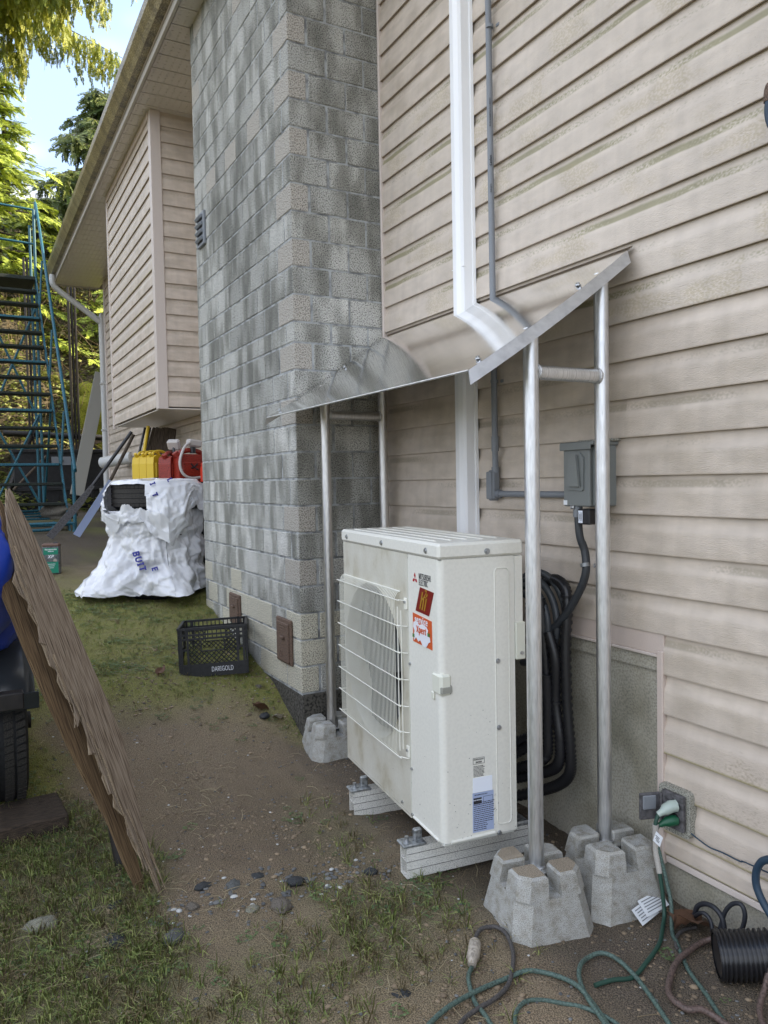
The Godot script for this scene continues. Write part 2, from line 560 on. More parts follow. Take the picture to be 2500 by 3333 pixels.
func siding_dirt(kind: int) -> ImageTexture:   # algae along the bevel and smears on the flats, laid once along a whole board
	var w := 1024
	var h := 64
	var im := Image.create(w, h, false, Image.FORMAT_RGB8)
	var f := FastNoiseLite.new()
	f.seed = 26 + kind; f.frequency = 0.02; f.fractal_octaves = 4
	var g := FastNoiseLite.new()
	g.seed = 46 + kind; g.frequency = 0.006; g.fractal_octaves = 2
	var fine := FastNoiseLite.new()
	fine.seed = 66; fine.frequency = 0.22; fine.fractal_octaves = 2
	for y in h:
		for x in w:
			var t := 1.0 - float(y) / h
			var c := Color(1, 1, 1)
			var n1 := f.get_noise_2d(x, y * 0.7)
			var n2 := g.get_noise_2d(x, 10.0)
			var n3 := fine.get_noise_2d(x * 2.2, y * 0.9)
			if kind == 1:
				var band := smoothstep(0.62, 0.68, t + n1 * 0.05) * smoothstep(0.86, 0.78, t + n1 * 0.05)
				c = c.lerp(Color(.62, .64, .50), band * clampf(0.20 + n2 * 1.5 + n3 * 0.7, 0.0, 0.70))
				var smear := smoothstep(0.10, 0.45, g.get_noise_2d(x * 1.3, 90.0) + n1 * 0.5 - absf(t - 0.3) * 0.7 + 0.05)
				c = c.lerp(Color(.80, .77, .62), smear * clampf(0.20 + n3 * 1.0, 0.0, 0.32))
			elif kind == 2:
				var sp := smoothstep(0.10, 0.42, n3 * 0.45 + n1 * 0.5 - t * 0.35)
				c = c.lerp(Color(.62, .58, .48), sp * 0.28)
				c = c.lerp(Color(.72, .72, .52), smoothstep(0.10, 0.02, t) * 0.6)
			else:
				c = c.lerp(Color(.84, .83, .80), clampf(n1 * 0.6 + 0.1, 0.0, 0.5))
				var band := smoothstep(0.64, 0.70, t) * smoothstep(0.90, 0.80, t)
				c = c.lerp(Color(.80, .80, .77), band * clampf(n2 * 1.5 + n3 * 0.7, 0.0, 0.8))
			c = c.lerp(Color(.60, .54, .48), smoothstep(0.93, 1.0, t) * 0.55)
			im.set_pixel(x, y, c)
	return img_tex(im)

func setup_view() -> void:
	var yaw := deg_to_rad(28.52201)
	var pit := deg_to_rad(-2.32180)
	var rol := deg_to_rad(-1.09411)
	var fw := V(sin(yaw) * cos(pit), sin(pit), -cos(yaw) * cos(pit))
	var r := V(cos(yaw), 0, sin(yaw))
	var u := r.cross(fw)
	var r2 := r * cos(rol) + u * sin(rol)
	var u2 := -r * sin(rol) + u * cos(rol)
	var cam := Camera3D.new()
	cam.name = "camera"
	cam.fov = 67.185
	cam.near = 0.05
	cam.far = 400.0
	cam.transform = Transform3D(Basis(r2, u2, -fw), V(-1.93892, 1.05250, 3.53267))
	add_child(cam)
	cam.current = true
	var env := Environment.new()
	env.tonemap_mode = Environment.TONE_MAPPER_LINEAR
	env.tonemap_exposure = EXPO
	env.background_mode = Environment.BG_SKY
	env.sdfgi_enabled = true
	env.ssao_enabled = true
	env.ssil_enabled = true
	var sky := Sky.new()
	var pm := PanoramaSkyMaterial.new()
	pm.panorama = sky_image()
	sky.sky_material = pm
	env.sky = sky
	env.background_energy_multiplier = SKYE
	var we := WorldEnvironment.new()
	we.name = "world"
	we.environment = env
	add_child(we)
	var sun := DirectionalLight3D.new()
	sun.name = "sun"
	sun.light_energy = SUNE
	sun.light_color = Color(1.0, .93, .80)
	sun.light_angular_distance = 0.5
	sun.shadow_enabled = true
	add_child(sun)
	sun.look_at_from_position(Vector3.ZERO, SUND, Vector3.UP)

const EXPO := 2.75
const SKYE := 1.0
const SUNE := 1.6
const SUND := Vector3(-.86, -.43, -.15)

func sky_image() -> ImageTexture:   # clear air, paler towards the horizon, with thin veils of high cloud
	var w := 768
	var h := 384
	var im := Image.create(w, h, false, Image.FORMAT_RGBF)
	var f := FastNoiseLite.new()
	f.seed = 66; f.frequency = 1.0; f.fractal_octaves = 5
	for y in h:
		var el := PI * (0.5 - (y + 0.5) / h)
		for x in w:
			var az := TAU * (x + 0.5) / w
			var d := V(cos(el) * sin(az), sin(el), cos(el) * cos(az))
			var t := clampf(d.y, 0.0, 1.0)
			var c := Color(.42, .53, .70).lerp(Color(.20, .31, .56), pow(t, 0.6))
			if d.y > 0.0:
				var p := Vector2(d.x, d.z) / (d.y + 0.25)
				var n := f.get_noise_3d(p.x * 1.3, p.y * 2.2, 3.0) * 0.5 + 0.5
				var veil := smoothstep(0.40, 0.66, n)
				c = c.lerp(Color(1.18, 1.14, 1.05), veil * 0.82)
			else:
				c = Color(.16, .15, .13)
			im.set_pixel(x, y, c)
	return img_tex(im)


# ------------------------------------------------------------------ lie of the land
const PROF := [[5.0, -.33], [2.2, -.325], [1.2, -.29], [.35, -.265], [0.0, -.19], [-.5, -.02], [-1.2, .13], [-1.75, .23], [-2.8, .40], [-4.0, .50], [-5.5, .57], [-8.0, .62], [-30.0, .7]]

func prof(z: float) -> float:
	if z >= PROF[0][0]: return PROF[0][1]
	for k in PROF.size() - 1:
		if z >= PROF[k + 1][0]:
			return lerpf(PROF[k][1], PROF[k + 1][1], (PROF[k][0] - z) / (PROF[k][0] - PROF[k + 1][0]))
	return PROF[-1][1]

func gnd(x: float, z: float) -> float:   # the smooth ground
	return (prof(z - .12) + prof(z) + prof(z + .12)) / 3.0

func gy(x: float, z: float) -> float:    # with clods and dips
	var y := gnd(x, z)
	y += nz.get_noise_2d(x * 22.0, z * 22.0) * 0.016 + nz.get_noise_2d(x * 90.0 + 50.0, z * 90.0) * 0.007 + nz.get_noise_2d(x * 260.0, z * 260.0 + 90.0) * 0.0035
	var d := Vector2(x + .55, (z - .10) * 1.2).length()
	y -= 0.045 * exp(-d * d * 9.0)                                     # the dug-out corner by the chimney
	y += 0.05 * exp(-pow((x + 1.55) * 1.4, 2.0)) * smoothstep(.6, -.3, z) * smoothstep(-2.2, -.8, z)
	return y

func grassy(x: float, z: float) -> float:   # 0 bare soil .. 1 turf
	var n := nz.get_noise_2d(x * 9.0 + 31.0, z * 9.0) + 0.5 * nz.get_noise_2d(x * 30.0, z * 30.0 + 11.0)
	var g := 0.0
	g = maxf(g, smoothstep(-1.30, -1.62, x + n * 0.20 - (z - 1.0) * 0.12))                              # left foreground
	g = maxf(g, smoothstep(-.10, -.55, z + n * 0.16 - maxf(x + .75, 0.0)) * smoothstep(-2.9, -1.9, z + n * 0.3))   # by the crate and the bags
	g = maxf(g, 0.75 * exp(-pow((x + .84 + n * .15) * 4.2, 2.0) - pow((z - 1.50) * 3.2, 2.0)))          # weeds by the front beam
	g = maxf(g, 0.55 * exp(-pow((x + 1.18 + n * .2) * 3.0, 2.0) - pow((z - 1.62) * 3.4, 2.0)))
	g = maxf(g, 0.45 * exp(-pow((x + .74) * 7.0, 2.0) - pow((z - .90) * 3.0, 2.0)))
	g = maxf(g, 0.5 * exp(-pow((x + .66) * 4.0, 2.0) - pow((z + .40) * 4.0, 2.0)))
	return clampf(g + n * 0.25 * g, 0.0, 1.0)

func axis(dense0: float, dense1: float, step: float, outer: Array) -> Array:
	var a := []
	for o in outer:
		if o < dense0: a.append(o)
	var k := dense0
	while k <= dense1:
		a.append(k); k += step
	for o in outer:
		if o > dense1: a.append(o)
	return a

func build_ground() -> void:
	var xs := axis(-3.3, 0.34, 0.026, [-70.0, -30.0, -15.0, -9.0, -6.0, -4.6, -3.9, -3.5, 0.5, 1.2, 3.0, 6.0, 12.0, 30.0, 70.0])
	var zs := axis(-3.2, 2.7, 0.026, [-90.0, -50.0, -30.0, -20.0, -14.0, -11.5, -10.0, -9.0, -8.2, -7.4, -6.6, -6.0, -5.6, -5.2, -4.8, -4.4, -4.0, -3.7, -3.45, 2.9, 3.3, 4.0, 6.0, 10.0, 25.0, 60.0])
	var b := MB.new()
	b.use_col = true
	var rows := []
	var cols := PackedColorArray()
	for z in zs:
		var row := []
		for x in xs:
			row.append(Vector3(x, gy(x, z), z))
			var g := grassy(x, z)
			var n := nz.get_noise_2d(x * 14.0 - 70.0, z * 14.0) * 0.5 + 0.5
			var n2 := clampf(nz.get_noise_2d(x * 4.0 + 9.0, z * 4.0) * 1.3 + .5, 0.0, 1.0)
			var c := Color(.40, .305, .195).lerp(Color(.200, .150, .098), clampf(n * .55 + n2 * .6 - .08, 0.0, 1.0))
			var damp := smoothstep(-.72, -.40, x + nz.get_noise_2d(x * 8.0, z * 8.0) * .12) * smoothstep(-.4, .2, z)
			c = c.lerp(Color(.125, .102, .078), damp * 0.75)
			c = c.lerp(Color(.26, .265, .055) if z < .2 else Color(.19, .18, .085), g * 0.85)
			if z < -2.0: c = c.lerp(Color(.085, .066, .040).lerp(Color(.13, .135, .03), smoothstep(-.05, .25, nz.get_noise_2d(x * 7.0, z * 5.0 + 20.0))), smoothstep(-2.0, -3.0, z + n) * 0.85)
			cols.append(c)
		rows.append(row)
	b.grid(rows, [], false)
	b.col = cols
	struct("ground", b, M.soil)

func build_hill() -> void:
	var b := MB.new()
	var rows := []
	for j in 60:
		var z := -9.9 - j * 0.42
		var row := []
		for i in 70:
			var x := -16.0 + i * 0.5
			row.append(Vector3(x, hill_y(x, z), z))
		rows.append(row)
	b.grid(rows)
	struct("hillside", b, M.hill)

func hill_y(x: float, z: float) -> float:
	var d := maxf(-10.1 - z, 0.0)
	return 0.55 + minf(d * 0.95, 5.2) + maxf(d - 5.5, 0.0) * 0.38 + nz.get_noise_2d(x * 3.0, z * 3.0) * minf(d, 1.0) * 0.9

# ------------------------------------------------------------------ house
const LAP := [[.03, .0040], [.004, .0155], [.012, .0178], [.06, .0180], [.52, .0165], [.585, .0158], [.64, .0135], [.72, .0092], [.82, .0058], [.93, .0042], [1.05, .0038]]

func lap_board(a: Vector3, along: Vector3, out: Vector3, y0: float, expo: float, u0: float, top := 1.05) -> MB:   # one course: underside lip, flat face, bevel
	var b := MB.new()
	b.use_uv2 = true
	var ln := along.length()
	var pts := []
	for p in LAP:
		if p[0] <= top: pts.append(p)
	var e := [a + out * pts[0][1] + Vector3(0, y0 + pts[0][0] * expo, 0), a + out * pts[1][1] + Vector3(0, y0 + pts[1][0] * expo, 0)]
	b.quad(e[0], e[0] + along, e[1] + along, e[1], Vector3.DOWN)
	var rows := []
	var uvs := []
	for q in range(1, pts.size()):
		var p: Array = pts[q]
		var o: Vector3 = a + out * p[1] + Vector3(0, y0 + p[0] * expo, 0)
		rows.append([o, o + along])
		uvs.append([Vector2(u0, 1.0 - p[0] * 0.94), Vector2(u0 + ln, 1.0 - p[0] * 0.94)])
	var k := b.v.size()
	b.grid(rows, uvs)
	if b.n[k].dot(out) < 0.0:
		var c := MB.new()
		c.use_uv2 = true
		c.quad(e[0], e[0] + along, e[1] + along, e[1], Vector3.DOWN)
		c.grid(rows, uvs, true)
		b = c
	for q in b.uv.size():
		b.uv2.append(Vector2((b.uv[q].x - u0) / 5.6 + (u0 * 0.37), b.uv[q].y))
	return b

func build_house() -> void:
	var h := thing("house", "beige lap-sided house with overhanging eave and boxed-out bay behind the block chimney", "house")
	var out := Vector3(-1, 0, 0)
	var wx := 0.012
	# main wall, right of the chimney
	var boards := []
	for n in range(-9, 25):
		var y0 := 1.0525 + n * SE
		var kind := 0
		if n >= 4 and n <= 13: kind = 1
		if n <= -7: kind = 2
		var z0 := 0.018
		if n <= -5: z0 = 1.815
		put("siding_board", lap_board(Vector3(wx, 0, z0), Vector3(0, 0, 5.6 - z0), out, y0, SE, n * 0.83 + 20.0).mesh(), M.siding[kind], h)
	put("siding_board", lap_board(Vector3(wx, 0, 1.815), Vector3(0, 0, 3.785), out, 1.0525 - 9.55 * SE, SE * .6, 3.3).mesh(), M.siding[2], h)
	# the cut-short strip above the bare concrete
	var strip := MB.new()
	strip.box(V(wx - .008, .515, .92), V(.012, .072, 1.79), Basis.IDENTITY, .002)
	obj("siding_strip", strip, M.trim, h)
	obj("strip_trim", bx(V(wx - .010, .474, .915), V(.018, .010, 1.79), .002), M.trim_pale, h)
	obj("end_trim", bx(V(wx - .014, .148, 1.806), V(.020, .69, .024), .003), M.trim, h)
	obj("corner_trim", bx(V(wx - .013, 2.45, .010), V(.022, 3.62, .016), .003), M.trim_pale, h)
	obj("starter_strip", bx(V(wx - .008, -.176, 3.71), V(.014, .022, 3.78), .003), M.trim_pale, h)
	# foundation
	obj("foundation", bx(V(.17, -.1, 2.8), V(.30, 1.08, 5.6), 0.0), M.concrete, h)
	obj("foundation_ledge", bx(V(.012, .445, .92), V(.010, .045, 1.76), 0.0), M.concrete, h)
	# body behind the cladding
	var w := MB.new()
	w.box(V(.16, 2.5, 0), V(.27, 3.9, 17.24))
	w.box(V(10.2, 2.1, 0), V(.27, 4.7, 17.24))
	w.box(V(5.2, 2.1, -8.52), V(9.7, 4.7, .2)); w.box(V(5.2, 2.1, 8.5), V(9.7, 4.7, .2))
	obj("wall", w, M.trim, h)
	# roof: two slopes with gable ends
	var r := MB.new()
	var sec := [V(-.66, 4.28, 0), V(5.2, 7.0, 0), V(11.06, 4.28, 0), V(11.06, 4.16, 0), V(-.66, 4.16, 0)]
	var pr := []
	for p in sec: pr.append(p + V(0, 0, 9.2))
	r.slab(pr, V(0, 0, 18.3))
	obj("roof", r, M.roof, h)
	# eave
	var z := -9.1
	while z < 5.9:
		var pn := MB.new()
		pn.box(V(-.31, 4.106, z + .098), V(.63, .008, .190), Basis.IDENTITY, .002)
		if z < -1.0:
			for i in 12:
				for j in 4:
					pn.box(V(-.60 + i * .05, 4.1005, z + .03 + j * .045), V(.012, .003, .006))
		obj("soffit_panel", pn, M.soffit, h)
		z += 0.2
	obj("soffit_backing", bx(V(-.31, 4.13, -1.45), V(.64, .03, 15.2)), M.soffit_dark, h)
	obj("fascia", bx(V(-.645, 4.165, -1.45), V(.022, .16, 15.3), .003), M.fascia, h)
	obj("fascia", bx(V(-.28, 4.165, -9.11), V(.71, .16, .022), .003), M.fascia, h)
	var g := MB.new()
	var gp := [V(-.657, 4.275, 0), V(-.657, 4.150, 0), V(-.715, 4.150, 0), V(-.735, 4.185, 0), V(-.765, 4.230, 0), V(-.775, 4.268, 0), V(-.762, 4.275, 0), V(-.757, 4.262, 0), V(-.747, 4.235, 0), V(-.705, 4.162, 0), V(-.667, 4.162, 0), V(-.667, 4.275, 0)]
	var gq := []
	for p in gp: gq.append(p + V(0, 0, 6.1))
	g.slab(gq, V(0, 0, 15.2))
	var gut := obj("gutter", g, M.gutter, h)
	obj("gutter_lip", bx(V(-.661, 4.143, -1.5), V(.006, .012, 15.2)), M.trim_pale, gut)
	# downspout with its two elbows
	var dp := smooth([V(-.70, 4.14, -8.72), V(-.70, 4.02, -8.72), V(-.62, 3.93, -8.74), V(-.30, 3.70, -8.76), V(-.06, 3.52, -8.78), V(-.035, 3.42, -8.78), V(-.035, 1.0, -8.78)], 5)
	var ds := obj("downspout", tb(dp, .042, 8), M.downspout, h)
	obj("joint_band", bx(V(-.035, 2.6, -8.78), V(.094, .03, .094), .004), M.downspout, ds)
	obj("joint_band", bx(V(-.035, 1.9, -8.78), V(.094, .03, .094), .004), M.downspout, ds)
	var stub := obj("vent_pipe", tb([V(.0, 1.42, -6.9), V(-.32, 1.36, -7.25)], .075, 14), M.downspout, h)
	# wall left of the chimney
	for n in range(-2, 24):
		var y0 := 1.0525 + n * SE
		if n < 5:
			put("siding_board", lap_board(Vector3(wx, 0, -8.6), Vector3(0, 0, 6.88), out, y0, SE, n * 0.71 + 9.0).mesh(), M.siding[0], h)
		else:
			put("siding_board", lap_board(Vector3(wx, 0, -8.6), Vector3(0, 0, 3.4), out, y0, SE, n * 0.71 + 9.0).mesh(), M.siding[0], h)
	obj("corner_post", bx(V(-.004, 2.5, -8.62), V(.03, 3.2, .07), .004), M.trim_pale, h)
	# boxed-out bay
	var bay := MB.new()
	bay.box(V(-.235, 2.90, -4.05), V(.50, 2.40, 2.16))
	obj("bay_core", bay, M.trim, h)
	for n in 19:
		var y0 := 1.700 + n * SE
		put("siding_board", lap_board(Vector3(-.487, 0, -5.13), Vector3(0, 0, 2.16), out, y0, SE, n * 0.9 + 40.0).mesh(), M.siding[2 if n in [6, 7, 9] else 0], h)
		put("siding_board", lap_board(Vector3(-.487, 0, -2.968), Vector3(.48, 0, 0), Vector3(0, 0, 1), y0, SE, n * 0.77 + 60.0).mesh(), M.siding[0], h)
	obj("corner_post", bx(V(-.497, 2.89, -2.985), V(.030, 2.42, .085), .003), M.trim_pale, h)
	obj("corner_post", bx(V(-.471, 2.89, -2.957), V(.085, 2.42, .030), .003), M.trim_pale, h)
	obj("corner_post", bx(V(-.497, 2.88, -5.13), V(.030, 2.44, .05), .003), M.trim_pale, h)
	obj("frieze_trim", bx(V(-.512, 4.07, -4.05), V(.016, .06, 2.1), .003), M.trim, h)
	for k in 22:
		obj("bay_soffit_board", bx(V(-.24, 1.684, -2.99 - k * .0985), V(.50, .010, .093), .002), M.soffit, h)
	obj("bay_beam", bx(V(-.02, 1.655, -4.05), V(.05, .05, 2.16), .003), M.trim, h)
	# window frame peeping out beside the chimney
	var wf := obj("window_frame", bx(V(-.015, 1.06, -2.6), V(.03, .62, 1.05), .005), M.white_vinyl, h)
	obj("pane", bx(V(-.032, 1.06, -2.6), V(.006, .52, .95)), M.fan, wf)

# ------------------------------------------------------------------ chimney
func build_chimney() -> void:
	var ch := thing("block_chimney", "tall grey concrete block chimney with damp streaks and iron cleanout doors", "chimney")
	var L := 1.714
	var X := -.5009
	obj("mortar", bx(V(-.235, 2.2, -L / 2), V(.524, 4.76, L - .010)), M.mortar, ch)
	obj("footing", bx(V(-.238, -.32, -L / 2 + .004), V(.52, .63, L + .006), .004), M.footing, ch)
	var cache := {}
	var stuff := []
	for k in M.block.size(): stuff.append(MB.new())
	var y := 0.0
	for c in 36:
		var hh := 0.101 if c == 13 else BC
		var pieces := []   # x0, x1, z0, z1
		var odd := c % 2 == 1
		if odd:
			pieces.append([X, X + 2 * BH, -BH, 0.0])
			pieces.append([X + 2 * BH, X + 4 * BH, -BH, 0.0])
			pieces.append([X + 4 * BH, .02, -BH, 0.0])
			var z := -BH
			while z > -L + .01:
				var z2 := maxf(z - 2 * BH, -L)
				pieces.append([X, X + BH, z2, z]); z = z2
		else:
			pieces.append([X, X + BH, -2 * BH, 0.0])
			pieces.append([X + BH, X + 3 * BH, -BH, 0.0])
			pieces.append([X + 3 * BH, .02, -BH, 0.0])
			var z := -2 * BH
			while z > -L + .01:
				var z2 := maxf(z - 2 * BH, -L)
				pieces.append([X, X + BH, z2, z]); z = z2
		for q in pieces.size():
			var p: Array = pieces[q]
			var sx: float = p[1] - p[0] - .009
			var szz: float = p[3] - p[2] - .009
			if p[0] == X and q > 0: sx = p[1] - p[0]
			var key := "%.3f %.3f %.3f" % [sx, hh, szz]
			if not cache.has(key):
				cache[key] = bx(Vector3.ZERO, V(sx, hh - .009, szz), .0035)
			# tone of the block
			var t := 2.0
			var mid := V((p[0] + p[1]) / 2, y + hh / 2, (p[2] + p[3]) / 2)
			var r := rng.randf()
			if q < 3 and not (q == 0 and not odd):          # end face
				t = 2.2
				if mid.y > 1.15 and mid.y < 1.98: t = 3.4
				if mid.y > 1.98: t = 2.5 - (mid.y - 2.0) * 0.45
				if mid.y < .35: t = 2.4
				if q == 2: t -= 0.5
				t += (r - 0.5) * 1.0
				if mid.y > 1.25 and mid.y < 1.75 and q < 2 and odd: t = 3.9
			else:                                            # long face
				var damp := exp(-pow((mid.z + .62 + (mid.y - 2.0) * .30) / .45, 2.0)) * smoothstep(.9, 2.0, mid.y)
				t = 3.0 + .40 * smoothstep(1.9, 1.2, mid.y) - 1.9 * damp + (r - .5) * 1.1
				if mid.y > 2.9: t = lerpf(t, 2.6 + (r - .5), smoothstep(2.9, 3.4, mid.y))
			var ti := clampi(roundi(t), 0, 4)
			if mid.y < .34 + .15 * r: ti = 5 if r > .25 else 3
			if q == 0 and not odd and r > .35 and mid.y > .4: ti = 6
			if mid.y > 2.9 and q > 3 and r > .78: ti = 6
			var at := V(p[0] + .0045 + sx / 2 - (0.0045 if q > 0 and p[0] == X else 0.0), y + hh / 2, p[3] - .0045 - szz / 2 + (.0045 if q < 3 else 0.0))
			at += V(rng.randf_range(-.0012, .0012), 0, rng.randf_range(-.0012, .0012))
			if q == 0: at += V(-.0045, 0, 0)
			if c < 29:
				if not cache.has(key + "m"): cache[key + "m"] = cache[key].mesh()
				put("concrete_block", cache[key + "m"], M.block[ti], ch, Transform3D(Basis.IDENTITY, at))
			else:
				stuff[ti].join(cache[key], Transform3D(Basis.IDENTITY, at))
		y += hh
	for k in M.block.size():
		if stuff[k].v.size():
			tag(obj("upper_blocks", stuff[k], M.block[k], ch), "", "", "", "stuff")
	# louvred vent
	var v := obj("louvre_vent", bx(V(X - .008, 2.722, -1.540), V(.018, .215, .165), .004), M.grey_pvc, ch)
	v.set_meta("label", "grey louvred vent high on the long chimney face")
	for k in 4:
		obj("louvre", bx(V(X - .024, 2.655 + k * .047, -1.540), V(.024, .022, .12), .003, Basis(Vector3.BACK, .6)), M.grey_pvc, v)
		obj("slot", bx(V(X - .018, 2.640 + k * .047, -1.540), V(.003, .016, .115)), M.dark, v)
	# cast-iron cleanout doors
	for d in [[.235, -.205, .235, .205], [.285, -1.03, .19, .20]]:
		var c: MeshInstance3D = obj("cleanout_door", bx(V(X - .007, d[0], d[1]), V(.016, d[2], d[3]), .006), M.rusty, ch)
		c.set_meta("label", "rusty iron cleanout door low on the chimney")
		obj("door_leaf", bx(V(X - .018, d[0] - .004, d[1] + .004), V(.010, d[2] * .86, d[3] * .80), .004), M.rusty, c)
		obj("latch", bx(V(X - .029, d[0] + .022, d[1] + .015), V(.014, .014, .045), .004), M.rusty, c)
		var ring := MB.new()
		var pp := []
		for a in 17: pp.append(V(X - .0235, d[0] - .065 + .016 * sin(TAU * a / 16), d[1] - .01 + .012 * cos(TAU * a / 16)))
		ring.tube(pp, .0025, 6, false)
		obj("emblem_ring", ring, M.rusty, c)
		for k in 3:
			obj("raised_letters", bx(V(X - .0235, d[0] + .085 - k * .014, d[1] + .005), V(.003, .006, .09 - k * .015)), M.rusty, c)

# ------------------------------------------------------------------ awning and its posts
func awn(s: float) -> Vector3:   # s 0 at the wall .. 1 at the front edge
	return V(-.004 - .655 * s, 1.80 - .435 * s - .050 * s * (1.0 - s), 0)

func build_awning() -> void:
	var a := thing("metal_awning", "bent sheet of shiny aluminium fixed to the siding above the heat pump", "awning")
	var z0 := .03
	var z1 := 1.70
	var b := MB.new()
	for side in 2:
		var rows := []
		for k in 25:
			var s := k / 24.0
			var t := (awn(minf(s + .01, 1.0)) - awn(maxf(s - .01, 0.0))).normalized()
			var up := Vector3(0, 0, -1).cross(t)
			if up.y < 0: up = -up
			var row := []
			for j in 9:
				var z := lerpf(z0, z1, j / 8.0)
				row.append(awn(s) + V(0, 0, z) + up * (-.0022 * side))
			rows.append(row)
		var k0 := b.v.size()
		b.grid(rows)
		if (b.n[k0 + 100].y > 0) != (side == 0):
			for q in range(k0, b.n.size()): b.n[q] = -b.n[q]
			for q in range(b.idx.size() - 24 * 8 * 6, b.idx.size(), 3):
				var tmp := b.idx[q + 1]
				b.idx[q + 1] = b.idx[q + 2]; b.idx[q + 2] = tmp
	obj("sheet", b, M.sheet, a)
	for e in [[z1, .046, .026], [z0, .040, -.012]]:
		var f := MB.new()
		for k in 24:
			var s0 := k / 24.0
			var s1 := (k + 1) / 24.0
			if s0 < .02: continue
			var n := V(-.30, -.90, 0).normalized() if k < 20 else V(-.45, -.85, 0).normalized()
			for o in [0.0, -.0025]:
				var zz := V(0, 0, e[0] + o + .0015)
				f.quad(awn(s0) + zz, awn(s1) + zz, awn(s1) + zz + V(-.012, -e[1], e[2]), awn(s0) + zz + V(-.012, -e[1], e[2]), V(0, 0, 1 if o == 0.0 else -1))
			f.quad(awn(s0) + V(-.012, -e[1], e[0] + e[2] + .0015), awn(s1) + V(-.012, -e[1], e[0] + e[2] + .0015), awn(s1) + V(-.012, -e[1], e[0] + e[2] - .001), awn(s0) + V(-.012, -e[1], e[0] + e[2] - .001), V(0, -1, 0))
		obj("flange", f, M.flange, a)
	obj("rolled_edge", tb([awn(1.0) + V(0, -.002, z0), awn(1.0) + V(0, -.002, z1)], .0035, 8), M.flange, a)
	for p in [[.30, 1.655], [.90, 1.655], [.93, .075], [.40, .075]]:
		var q := awn(p[0]) + V(0, .004, p[1])
		var s := obj("screw", tb([q, q + V(-.002, .008, 0)], .006, 8), M.steel, a)
		obj("washer", tb([q + V(0, -.003, 0), q + V(0, .001, 0)], .010, 10), M.steel, s)

func weld_ring(c: Vector3, axis: Vector3, r: float) -> MB:
	var b := MB.new()
	var e1 := axis.cross(Vector3.UP if absf(axis.y) < .9 else Vector3.RIGHT).normalized()
	var e2 := axis.cross(e1)
	var pts := []
	var rr := []
	for k in 41:
		var t := TAU * k / 40
		pts.append(c + (e1 * cos(t) + e2 * sin(t)) * r)
		rr.append(.0042 + .0016 * float(k % 2))
	b.tube(pts, rr, 6, false)
	return b

func post_frame(label: String, fx: float, rx: float, z: float, base_f: float, base_r: float, m: Material) -> void:
	var f := thing("post_frame", label, "post frame", Vector3.ZERO, 0.0, "welded aluminium post frames under the awning")
	var r := .0235
	for p in [[fx, base_f], [rx, base_r]]:
		var s: float = clampf(-p[0] / .66, 0.0, 1.0)
		var top := awn(s).y - .012
		obj("post", tb([V(p[0], p[1], z), V(p[0], top, z)], r, 20), m, f)
		obj("base_plate", bx(V(p[0], p[1] - .002, z), V(.105, .006, .088), .001, Basis(Vector3.UP, -.14)), M.flange, f)
		obj("weld_bead", weld_ring(V(p[0], p[1] + .004, z), Vector3.UP, r + .002), M.weld, f)
	obj("crossbar", tb([V(fx + r * .5, 1.375, z), V(rx - r * .5, 1.375, z)], r * .95, 18, false), m, f)
	obj("weld_bead", weld_ring(V(fx + r * .92, 1.375, z), Vector3.RIGHT, r * .98), M.weld, f)
	obj("weld_bead", weld_ring(V(rx - r * .92, 1.375, z), Vector3.RIGHT, r * .98), M.weld, f)

func frustum(b: MB, lo: Array, hi: Array) -> void:   # walls and top between two outlines
	var cen := Vector3.ZERO
	for p in lo: cen += p / lo.size()
	for k in lo.size():
		var m := (k + 1) % lo.size()
		var mid: Vector3 = (lo[k] + lo[m]) / 2 - cen
		b.quad(lo[k], lo[m], hi[m], hi[k], V(mid.x, 0, mid.z))
	b.poly(hi, Vector3.UP)

func pier_block(label: String, at: Vector3, turn: float, hgt: float, brown := false) -> void:   # pyramid block with a cross slot between four towers
	var p := thing("pier_block", label, "deck block", at, turn, "concrete deck blocks carrying the posts")
	var b := MB.new()
	var slot := hgt * .70
	var B := .146
	var T := .104
	var oct := func(s: float, y: float, c: float) -> Array:
		return [V(s, y, s - c), V(s - c, y, s), V(-s + c, y, s), V(-s, y, s - c), V(-s, y, -s + c), V(-s + c, y, -s), V(s - c, y, -s), V(s, y, -s + c)]
	var sz := func(y: float) -> float: return lerpf(B, T, y / hgt)
	var ys := [0.0, slot * .5, slot]
	for k in 2: frustum(b, oct.call(sz.call(ys[k]), ys[k], .042), oct.call(sz.call(ys[k + 1]), ys[k + 1], .042))
	var g := .0190
	var q := .031
	var caps := MB.new()
	for a in 4:
		var bs := Basis(Vector3.UP, a * PI / 2)
		var rings := []
		for e in [[slot - .001, 0.0], [hgt - .007, 0.0], [hgt, .006]]:
			var s: float = sz.call(e[0]) - e[1]
			var c := .030
			var gg: float = g + e[1] + (.003 if e[0] < hgt - .01 else .0)
			rings.append([bs * V(q, e[0], gg), bs * V(s, e[0], gg), bs * V(s, e[0], s - c), bs * V(s - c, e[0], s), bs * V(gg, e[0], s), bs * V(gg, e[0], q)])
		for k in 2: frustum(b, rings[k], rings[k + 1])
		if brown and a != 1:
			var cap := []
			var up := []
			for z in rings[2].size():
				cap.append(rings[2][z] * 1.0 + V(0, .0004, 0)); up.append(rings[2][z] + V(0, .0016, 0))
			frustum(caps, cap, up)
	obj("block", b, M.pier, p)
	if brown: obj("dirt_crust", caps, M.rust_edge, p)

